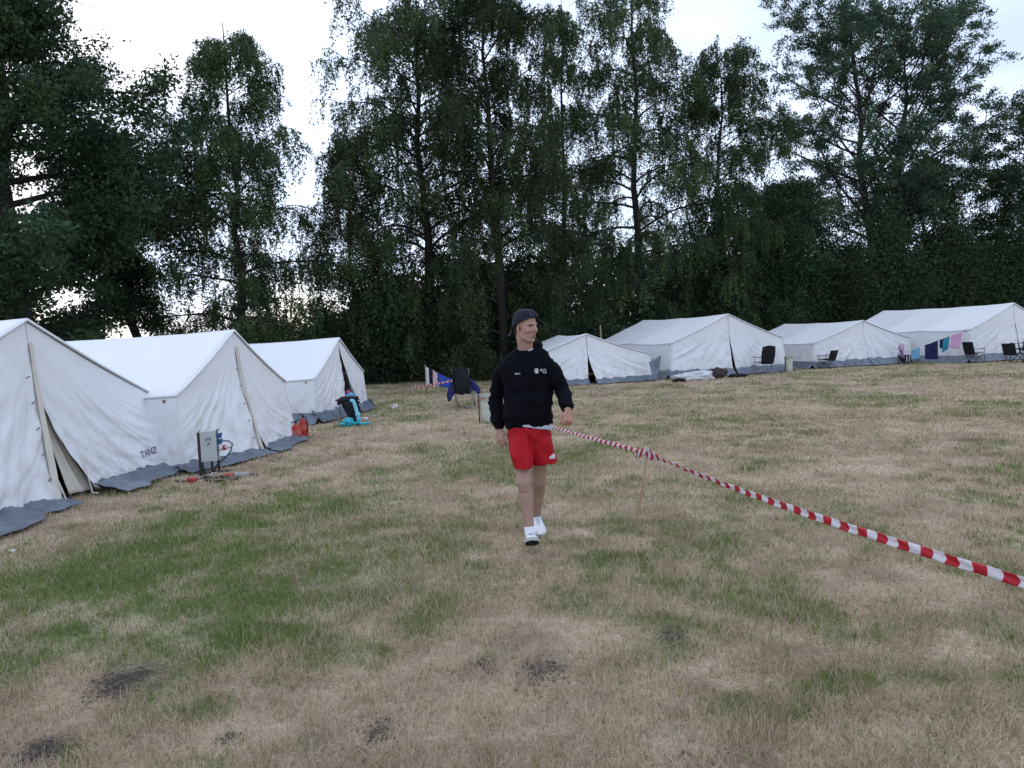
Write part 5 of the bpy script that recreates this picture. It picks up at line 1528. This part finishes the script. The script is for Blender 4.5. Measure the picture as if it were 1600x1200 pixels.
# --- red and white barrier tape
M_tape = bpy.data.materials.new('barrier_tape'); M_tape.use_nodes = True
def tape_nodes():
    n, l = M_tape.node_tree.nodes, M_tape.node_tree.links
    b = n['Principled BSDF']; b.inputs['Roughness'].default_value = 0.35
    at = n.new('ShaderNodeAttribute'); at.attribute_name = 'along'
    m1 = n.new('ShaderNodeMath'); m1.operation = 'FRACT'
    l.new(at.outputs['Fac'], m1.inputs[0])
    m2 = n.new('ShaderNodeMath'); m2.operation = 'GREATER_THAN'; m2.inputs[1].default_value = 0.5
    l.new(m1.outputs[0], m2.inputs[0])
    mx = n.new('ShaderNodeMix'); mx.data_type = 'RGBA'
    mx.inputs[6].default_value = (0.74, 0.72, 0.75, 1); mx.inputs[7].default_value = (0.52, 0.012, 0.03, 1)
    l.new(m2.outputs[0], mx.inputs[0]); l.new(mx.outputs[2], b.inputs['Base Color'])
    tc = n.new('ShaderNodeTexCoord'); no = n.new('ShaderNodeTexNoise'); no.inputs['Scale'].default_value = 34; no.inputs['Detail'].default_value = 5
    l.new(tc.outputs['Object'], no.inputs['Vector'])
    bp = n.new('ShaderNodeBump'); bp.inputs['Strength'].default_value = 0.45; bp.inputs['Distance'].default_value = 0.01
    l.new(no.outputs['Fac'], bp.inputs['Height']); l.new(bp.outputs['Normal'], b.inputs['Normal'])
    tr = n.new('ShaderNodeBsdfTranslucent'); l.new(mx.outputs[2], tr.inputs['Color'])
    ms = n.new('ShaderNodeMixShader'); ms.inputs[0].default_value = 0.3
    l.new(b.outputs[0], ms.inputs[1]); l.new(tr.outputs[0], ms.inputs[2]); l.new(ms.outputs[0], n['Material Output'].inputs['Surface'])
tape_nodes()
def tape(label, pts, width, sag, roll, seed, period=0.20, shear=0.35, fold=0.5, n=None, w_fn=None):
    """a ribbon that runs through pts; roll(t) turns it about its own line; its lower part is folded up"""
    pts = [Vector(p) for p in pts]
    seg = [(pts[i + 1] - pts[i]).length for i in range(len(pts) - 1)]; L = sum(seg)
    n = n or int(L / 0.025)
    W = 7
    co = np.zeros((n + 1, W, 3)); al = np.zeros((n + 1, W))
    for i in range(n + 1):
        s = i / n * L; k = 0
        while k < len(seg) - 1 and s > seg[k]: s -= seg[k]; k += 1
        u = s / seg[k]
        p = pts[k].lerp(pts[k + 1], u); p.z -= sag * 4 * u * (1 - u)
        t = (pts[k + 1] - pts[k]).normalized()
        side = t.cross(Vector((0, 0, 1))).normalized(); up = side.cross(t)
        a = roll(i / n) + 0.25 * (float(vnoise(np.array([i * 0.04]), np.array([seed * 1.7]), seed)[0]) - 0.5)
        wv = width * (w_fn(i / n) if w_fn else 1)
        d = up * math.cos(a) + side * math.sin(a); nn = side * math.cos(a) - up * math.sin(a)
        crease = fold * (0.6 + 0.8 * float(vnoise(np.array([i * 0.03 + 5]), np.array([seed * 2.3]), seed + 4)[0]))
        for w in range(W):
            h = w / (W - 1) - 0.5
            q = p + d * (h * wv) + nn * (wv * crease * max(0.0, -h - 0.05) * 1.1) + nn * 0.003 * math.sin(i * 0.35 + w)
            co[i, w] = list(q - pts[0]); al[i, w] = (i / n * L + shear * (h if h > -0.05 else -0.1 - h) * width) / period
    o = grid('barrier_tape', co, M_tape, None, 0.0)
    at = o.data.attributes.new('along', 'FLOAT', 'POINT'); at.data.foreach_set('value', al.astype(np.float32).ravel())
    md = o.modifiers.new('thickness', 'SOLIDIFY'); md.thickness = 0.0012; md.offset = 0
    o.location = pts[0]
    return tag(o, label, 'barrier tape', 'red and white barrier tapes')
SB = on_ground(993, 822); ST = P(1012, 708, SB.y - 0.05)
E2 = P(1600, 893, 2.45); dirv = (E2 - ST); FAR2 = ST + dirv * 1.28
tape('red and white tape from the stake to the right edge, nearest and broadest', [ST, FAR2], 0.040, 0.055, lambda t: 0.15 + 0.9 * math.sin(7 * t) * max(0, 1 - 2.2 * t) - 0.12, 3, 0.135, 0.45, 0.14, 260, lambda t: min(1.0, 0.75 + 0.5 * t) + 1.5 * math.exp(-(t / 0.045) ** 2))
BT = Vector((BIN.x - 0.09, BIN.y, BIN.z + 0.50))
tape('red and white tape from the stake back past the hip of the man', [ST, BT], 0.05, 0.06, lambda t: 0.35 + 0.6 * math.sin(5 * t), 5, 0.135, 0.5, 0.4, 300, lambda t: 0.75)
FT = on_ground(598, 609) + Vector((0, 0, 0.06))
tape('thin red and white tape along the far hedge under the blue cloth', [P(716, 592, 18.4), P(640, 605.5, 22.0), FT], 0.06, 0.03, lambda t: 0.5, 7, 0.34, 0.1, 0.2, 220)
def stake(label, b0_, t0_, knot=True):
    root = thing('wooden_stake', label, 'stake', b0_, 0, 'wooden stakes that hold the tape')
    m = MB(b0_); d = (t0_ - b0_).normalized()
    m.tube([b0_ - d * 0.1, b0_, b0_.lerp(t0_, 0.5) + Vector((0.004, 0, 0)), t0_], [0.008, 0.010, 0.0095, 0.009], 7)
    m.build('stick', mat('pale_stake_wood', (0.40, 0.255, 0.15), 0.85, 0.2, 30.0), root)
    if knot:
        u = np.linspace(0, 1, 26)[:, None]; v = np.linspace(-0.5, 0.5, 5)[None, :]
        g = np.stack([0.017 * np.cos(u * 4 * PI) + 0.004 * v + 0 * u, 0.017 * np.sin(u * 4 * PI) + 0 * v, -0.02 + 0.045 * v + 0.03 * u - 0.01 * np.sin(u * 9)], -1)
        tt = np.array(list(t0_ - b0_))
        k = grid('tape_knot', g + tt[None, None], M_tape, root, 0.002)
        at = k.data.attributes.new('along', 'FLOAT', 'POINT'); at.data.foreach_set('value', (g[..., 0] * 22 + u * 2.3 + 0 * v).astype(np.float32).ravel())
        u = np.linspace(0, 1, 12)[:, None]; v = np.linspace(-0.5, 0.5, 5)[None, :]
        g = np.stack([-0.012 - 0.085 * u + 0 * v, -0.01 + 0.03 * np.sin(3 * u) + 0 * v, 0.02 - 0.06 * u ** 1.4 + 0.07 * v * (1 - 0.4 * u)], -1)
        k = grid('tape_end', g + tt[None, None], M_tape, root, 0.002)
        at = k.data.attributes.new('along', 'FLOAT', 'POINT'); at.data.foreach_set('value', (u * 1.6 + v * 0.5).astype(np.float32).ravel())
stake('thin pale stake that carries the knotted tape right of the man', SB, ST)
fb_ = Vector((FAR2.x + 0.01, FAR2.y, gz(FAR2.x, FAR2.y)))
stake('thin pale stake just outside the picture', fb_, FAR2 + Vector((0.01, 0, 0.02)), False)

# --- the washing line at the long tent
la = P(1513, 513, 25.6); lb = P(1404, 552, 26.6)
def wl_at(px): return la.lerp(lb, (1513 - px) / 109.0)
ob = MB(la).tube([la.lerp(lb, k / 10) + Vector((0, 0, -0.05 * math.sin(PI * k / 10))) for k in range(11)], 0.006, 5).build('washing_line', M_rope, None, True, la); tag(ob, 'sagging washing line on the side of the long tent', 'line')
ob = MB(Vector((lb.x, lb.y, 0))).tube([(lb.x, lb.y, -0.05), (lb.x, lb.y, lb.z + 0.03)], 0.014, 7).build('line_pole', M_black, None, True, (lb.x, lb.y, 0)); tag(ob, 'short dark pole at the low end of the washing line', 'pole')
sg = Vector((0, 0, -0.035))
LG = 'laundry on the washing line'
hung('pink_cloth', 'pink shirt hung highest on the washing line', 'laundry', M_pink, wl_at(1505) + sg, wl_at(1488) + sg, 0.60, 0.42, 51, -0.12, 0.04, LG)
hung('teal_towel', 'teal towel with pointed hem on the washing line', 'laundry', M_teal, wl_at(1485) + sg, wl_at(1475) + sg, 0.44, 0.50, 53, -0.06, 0.03, LG)
hung('navy_cloth', 'narrow navy cloth left of the teal towel', 'laundry', M_navy, wl_at(1475.5) + sg, wl_at(1469) + sg, 0.38, 0.28, 55, 0.0, 0.03, LG)
hung('navy_towel', 'large navy towel reaching the ground on the washing line', 'laundry', M_navy, wl_at(1466.5) + sg, wl_at(1446) + sg, 0.66, 0.50, 57, 0.0, 0.03, LG)
ob = hung('light_blue_towel', 'light blue towel low on the washing line', 'laundry', M_lblue, wl_at(1438) + sg, wl_at(1424) + sg, 0.40, 0.34, 59, 0.0, 0.03, LG)
ob = hung('purple_cloth', 'purple cloth hanging at the pole end of the line', 'laundry', M_purple, P(1409, 542, 26.3), P(1403, 540, 26.3), 0.42, 0.40, 61, 0.10, 0.03, LG)
ob = hung('pink_cloth', 'small pale pink cloth over the purple one', 'laundry', M_pink, P(1412, 537, 26.25), P(1405, 538, 26.25), 0.22, 0.2, 62, 0.02, 0.03, LG)
def crate():
    root = thing('folding_crate', 'black folding crate under the low end of the washing line', 'crate', on_ground(1414, 568), R(15))
    for x, y, sx, sy in ((0, -0.15, 0.36, 0.014), (0, 0.15, 0.36, 0.014), (-0.18, 0, 0.014, 0.30), (0.18, 0, 0.014, 0.30)):
        MB().box((x, y, 0.17), (sx, sy, 0.30)).build('side_panel', M_black, root, False)
    MB().box((0, 0, 0.02), (0.35, 0.29, 0.012)).build('bottom', M_black, root, False)
    for x in (-0.06, 0.06): MB().box((x, -0.16, 0.18), (0.03, 0.006, 0.24)).build('white_stripe', M_whitepl, root, False)
crate()
# thin posts beyond the tents
for px, y0, y1, dd, lb_ in ((938, 508, 560, 28.5, 'thin pale post behind the small low tent'),):
    t = P(px, y0, dd)
    ob = MB(Vector((t.x, t.y, 0))).tube([(t.x, t.y, -0.1), (t.x, t.y, t.z)], 0.03, 7).build('fence_post', M_wood, None, True, (t.x, t.y, 0)); tag(ob, lb_, 'post')
bpy.context.view_layer.update()
